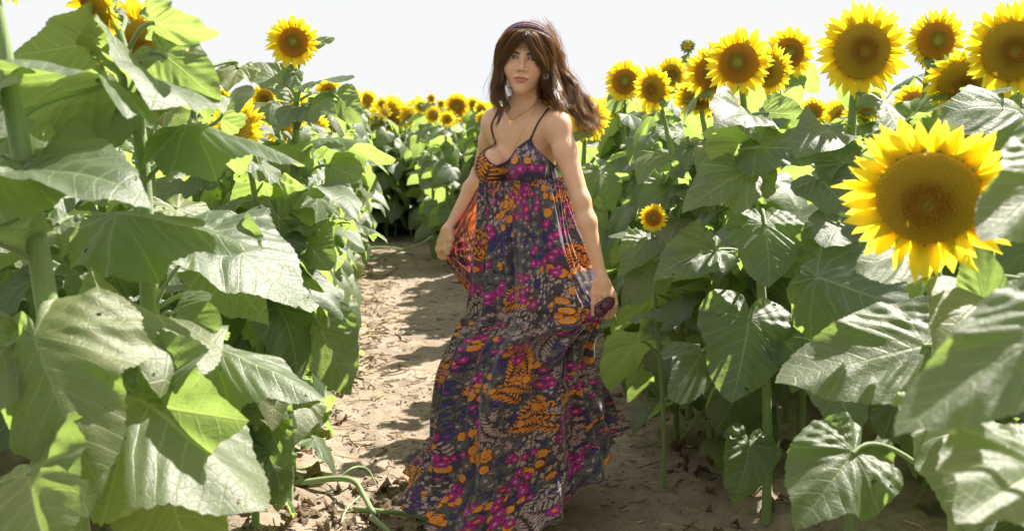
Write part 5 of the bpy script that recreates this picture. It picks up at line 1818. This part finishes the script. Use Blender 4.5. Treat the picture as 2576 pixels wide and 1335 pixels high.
# ---- jewellery ----------------------------------------------------------------------
t = NT('gold'); p = t.principled(Base_Color=c4(.85, .55, .22), Metallic=1.0, Roughness=.25); t.l(p.outputs[0], t.out.inputs[0]); M_GOLD = t.m
def on(px, py, o): return Vector(hit(px, py, whole_sdf, o, 3.0, 3.5))
ch = catmull([Vector(T(.035, .05, .03)), on(1351, 249, .001), on(1344, 263, .002), on(1328, 277, .002), on(1310, 288, .002), on(1295, 297, .002), on(1287, 301, .002), on(1279, 292, .002), on(1274, 280, .002), on(1271, 268, .001)], 120)
J = Join()
for i in range(0, 118):
    d_ = (ch[i + 1] - ch[i]); M = Matrix.Translation(ch[i]) @ d_.to_track_quat('Z', 'Y').to_matrix().to_4x4() @ Matrix.Rotation(i * 1.57, 4, 'Z')
    ring = [Vector((.0016 * math.cos(a), 0, .0022 * math.sin(a))) for a in [k * math.pi / 4 for k in range(9)]]
    V, F = tube([M @ q for q in ring], .00065, 4, False); J.add(V, F)
necklace = put('necklace', J.mesh('necklace', [M_GOLD]), woman, Matrix.Translation(-woman.location))
pt = on(1284, 309, .003)
J = Join()
def bxm(c, sx, sy, sz):
    V = [(c[0] + a * sx, c[1] + b * sy, c[2] + d_ * sz) for a in (-1, 1) for b in (-1, 1) for d_ in (-1, 1)]
    J.add(V, [(0, 1, 3, 2), (4, 6, 7, 5), (0, 4, 5, 1), (2, 3, 7, 6), (0, 2, 6, 4), (1, 5, 7, 3)])
bxm((0, 0, .0045), .0075, .0012, .0017); bxm((0, 0, -.002), .0018, .0011, .006); bxm((0, 0, -.0078), .0042, .0012, .0012)
bxm((-.0066, 0, .0025), .0010, .0011, .0022); bxm((.0066, 0, .0025), .0010, .0011, .0022)
put('pendant', J.mesh('pendant', [M_GOLD], smooth=False), woman, Matrix.Translation(pt - woman.location))
lng = [on(1266, 262, .001), on(1262, 285, .001), on(1253, 315, .001), on(1245, 345, .001), on(1240, 375, .001), on(1240, 392, .001)]
lng2 = [on(1350, 258, .001), on(1340, 282, .001), on(1326, 310, .001), on(1312, 338, .001), on(1299, 362, .001), on(1288, 378, .001)]
J = Join()
for l_ in (lng, lng2):
    cc_ = catmull(l_, 40); V, F = tube(cc_, .0006, 5, False); J.add(V, F)
    for k in (10, 20, 31):
        V, uvb, F = [], [], []
        c0_ = cc_[k]
        Vb = [c0_ + Vector((.0024 * math.sin(a) * math.cos(b), .0024 * math.sin(a) * math.sin(b), .0024 * math.cos(a))) for a in [math.pi * q / 6 for q in range(7)] for b in [math.pi * q / 4 for q in range(8)]]
        J.add(Vb, [tuple(f) for f in grid_faces(8, 7, True)])
put('long_fine_necklace', J.mesh('long_fine_necklace', [M_GOLD]), woman, Matrix.Translation(-woman.location))

# ---- sunglasses hanging from her fingers ---------------------------------------------
sg = root('sunglasses', 'folded dark purple sunglasses held against the skirt in one hand', 'sunglasses', at(1521, 772, 3.035))
t = NT('dark_lens'); p = t.principled(Base_Color=c4(.09, .022, .05), Roughness=.08); p.inputs['Coat Weight'].default_value = .6; t.l(p.outputs[0], t.out.inputs[0]); M_LENS = t.m
M_FRAME = simple('black_frame', (.008, .006, .008), (.015, .010, .012), 50, .25, 0.05, .001, spec=.6)
Ms = Matrix.Rotation(R(-52), 4, 'Y') @ Matrix.Rotation(R(14), 4, 'X')
for sx in (-1, 1):
    V = [(0, -.004, 0)]; n = 36
    for j in (1, 2, 3):
        for i in range(n):
            a = 2 * math.pi * i / n; k = j / 3
            V.append((.0215 * k * math.cos(a) * (1 + .06 * math.cos(2 * a)), -.004 + .004 * k * k, .0195 * k * math.sin(a)))
    F = [(0, 1 + i, 1 + (i + 1) % n) for i in range(n)]
    for j in range(2):
        F += [(1 + j * n + i, 1 + (j + 1) * n + i, 1 + (j + 1) * n + (i + 1) % n, 1 + j * n + (i + 1) % n) for i in range(n)]
    O = Matrix.Translation((sx * .0145, -.004 * sx, 0))
    put('lens', mesh('lens', V, F, [M_LENS]), sg, Ms @ O)
    ring = [Vector((.0220 * math.cos(a) * (1 + .06 * math.cos(2 * a)), 0, .020 * math.sin(a))) for a in np.linspace(0, 2 * math.pi, 33)]
    V, F = tube(ring, .0020, 6, False)
    put('rim', mesh('rim', V, F, [M_FRAME]), sg, Ms @ O)
    T0 = [Vector((sx * .033, .002, .010)), Vector((sx * .010, .012, .012 - .01 * sx)), Vector((-sx * .03, .016, -.004)), Vector((-sx * .038, .016, -.016))]
    V, F = tube(catmull(T0, 16), .0022, 6, True)
    put('temple_arm', mesh('temple_arm', V, F, [M_FRAME]), sg, Ms)
